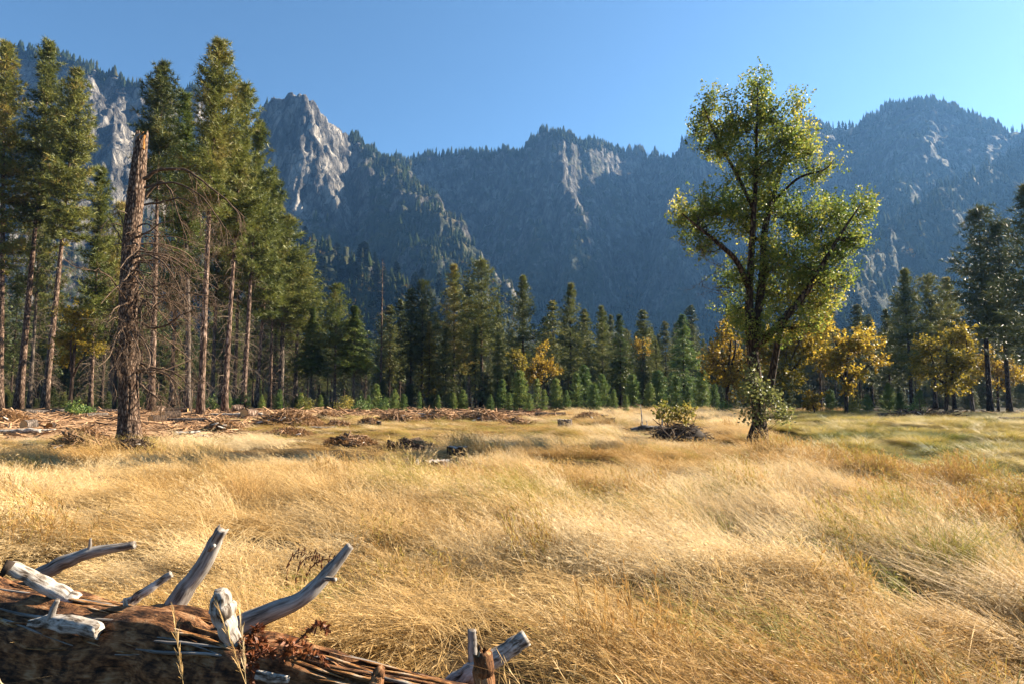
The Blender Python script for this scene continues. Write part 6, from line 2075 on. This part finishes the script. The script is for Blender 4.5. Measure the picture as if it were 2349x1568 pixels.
    tn = fbm(x * .35, y * .5, seed=150, octv=3)
    tint = np.clip(.46 + 1.5 * (tn - .5) + rng.normal(0, .12, m) - .25 * sstep(.7, .9, hmp) * (rng.random(m) < .5), 0, 1)
    s = rng.uniform(.7, 1.2, m) * (1 + .010 * np.hypot(x, y))
    c = np.array(KINDS['sedge'])
    scatter('marsh_sedge', np.stack([x, y, gz(x, y)], -1), np.stack([rng.normal(0, .15, m), rng.normal(0, .15, m), rng.uniform(0, 6.283, m)], -1),
            np.stack([s, s, s * rng.uniform(.22, .5, m)], -1), c[rng.integers(0, len(c), m)], tint, 'low green and straw sedge hummocks on the marshy right side')
    # stalks between the camera and the log
    pts = []
    for px, pyt, D in ((310, 1510, 2.35), (440, 1502, 2.42), (498, 1478, 2.45), (20, 1490, 2.5)):
        p = at(px, pyt, D); pts.append((p[0], p[1], p[2]))
    pts = np.array(pts)
    m = len(pts)
    c = np.array(KINDS['stalk'])
    scatter('near_stalks', np.stack([pts[:, 0] + .25, pts[:, 1], np.zeros(m)], -1), np.stack([np.zeros(m), np.zeros(m), rng.uniform(-.6, .6, m)], -1),
            np.stack([np.ones(m), np.ones(m), pts[:, 2] / .60], -1), c[rng.integers(0, len(c), m)], rng.uniform(.1, .5, m), 'loose seed stalks in front of the rotting log')


build_grass()

# ------------------------------------------------------------------ haze
def build_haze():
    hx, z0, z1 = 3620.0, -120.0, 1150.0
    V = [(x, y, z) for z in (z0, z1) for y in (-hx, hx) for x in (-hx, hx)]
    Q = [(0, 2, 3, 1), (4, 5, 7, 6), (0, 1, 5, 4), (2, 6, 7, 3), (0, 4, 6, 2), (1, 3, 7, 5)]
    m, nt, out = new_mat('valley_haze')
    pv = N(nt, 'ShaderNodeVolumePrincipled')
    pv.inputs['Color'].default_value = (0.20, 0.47, 1.0, 1)
    pv.inputs['Density'].default_value = HAZE_D
    pv.inputs['Anisotropy'].default_value = 0.35
    nt.links.new(pv.outputs[0], out.inputs['Volume'])
    o = link('haze', mesh_np('haze', np.array(V), np.array(Q)), m)
    o['kind'] = 'stuff'; o['label'] = 'thin blue haze filling the valley air'; o['category'] = 'haze'


build_haze()


# the wood behind: crowds of trees and undergrowth that read as one mass
def build_deep_forest():
    col = bpy.data.collections.new('forest_sources')
    keys = ['fir_a', 'fir_b', 'pine_a', 'pine_b', 'young_a', 'young_b']
    src = []
    for i, k in enumerate(keys):
        ms, H = VAR[k]
        # trunk and crown in one source mesh
        va = np.empty(len(ms[0].vertices) * 3, np.float32); ms[0].vertices.foreach_get('co', va)
        vb = np.empty(len(ms[1].vertices) * 3, np.float32); ms[1].vertices.foreach_get('co', vb)
        va = va.reshape(-1, 3); vb = vb.reshape(-1, 3)
        me = ms[1].copy(); me.materials.clear(); me.materials.append(M['fir'])
        o = bpy.data.objects.new('source_%02d_crown' % i, me); col.objects.link(o)
        src.append(H)
    for i, k in enumerate(keys[:4]):
        me = VAR[k][0][0].copy(); me.materials.clear(); me.materials.append(M['bark_dark'])
        o = bpy.data.objects.new('source_%02d_stem' % (20 + i), me); col.objects.link(o)
    rng = np.random.default_rng(19)
    n = 900
    y = rng.uniform(135, 420, n); u = rng.uniform(-.95, .95, n); x = u * y
    P = np.stack([x, y, np.zeros(n) - .3 - sstep(300, 600, np.hypot(x, y)) * 2], -1)
    idx = rng.integers(0, 4, n)
    H = rng.uniform(15, 26, n)
    yaw = rng.uniform(0, 6.283, n)
    sc_ = H / 24.0
    for off, nm, lab in ((0, 'deep_forest', 'dense dark conifer forest filling the valley behind the treeline'), (6, 'deep_forest_stems', 'dim trunks inside the forest behind the treeline')):
        scatter(nm, P, np.stack([0 * yaw, 0 * yaw, yaw], -1), np.stack([sc_, sc_, sc_], -1), idx + off, 0 * yaw, lab, 'forest', col)
    n = 260
    y = rng.uniform(98, 135, n); u = rng.uniform(-.92, .92, n); x = u * y
    y = np.where(u > .3, y - 8, y)
    H = (rng.gamma(4, .8, n) + .8) * np.where(u < -.05, .55, 1.0)
    sc_ = H / 7.0
    yaw = rng.uniform(0, 6.283, n)
    scatter('forest_undergrowth', np.stack([x, y, gz(x, y) - .1], -1), np.stack([0 * yaw, 0 * yaw, yaw], -1), np.stack([sc_ * 1.1, sc_ * 1.1, sc_], -1), rng.integers(4, 6, n), 0 * yaw, 'shaded undergrowth of small conifers between the trunks', 'undergrowth', col)


build_deep_forest()
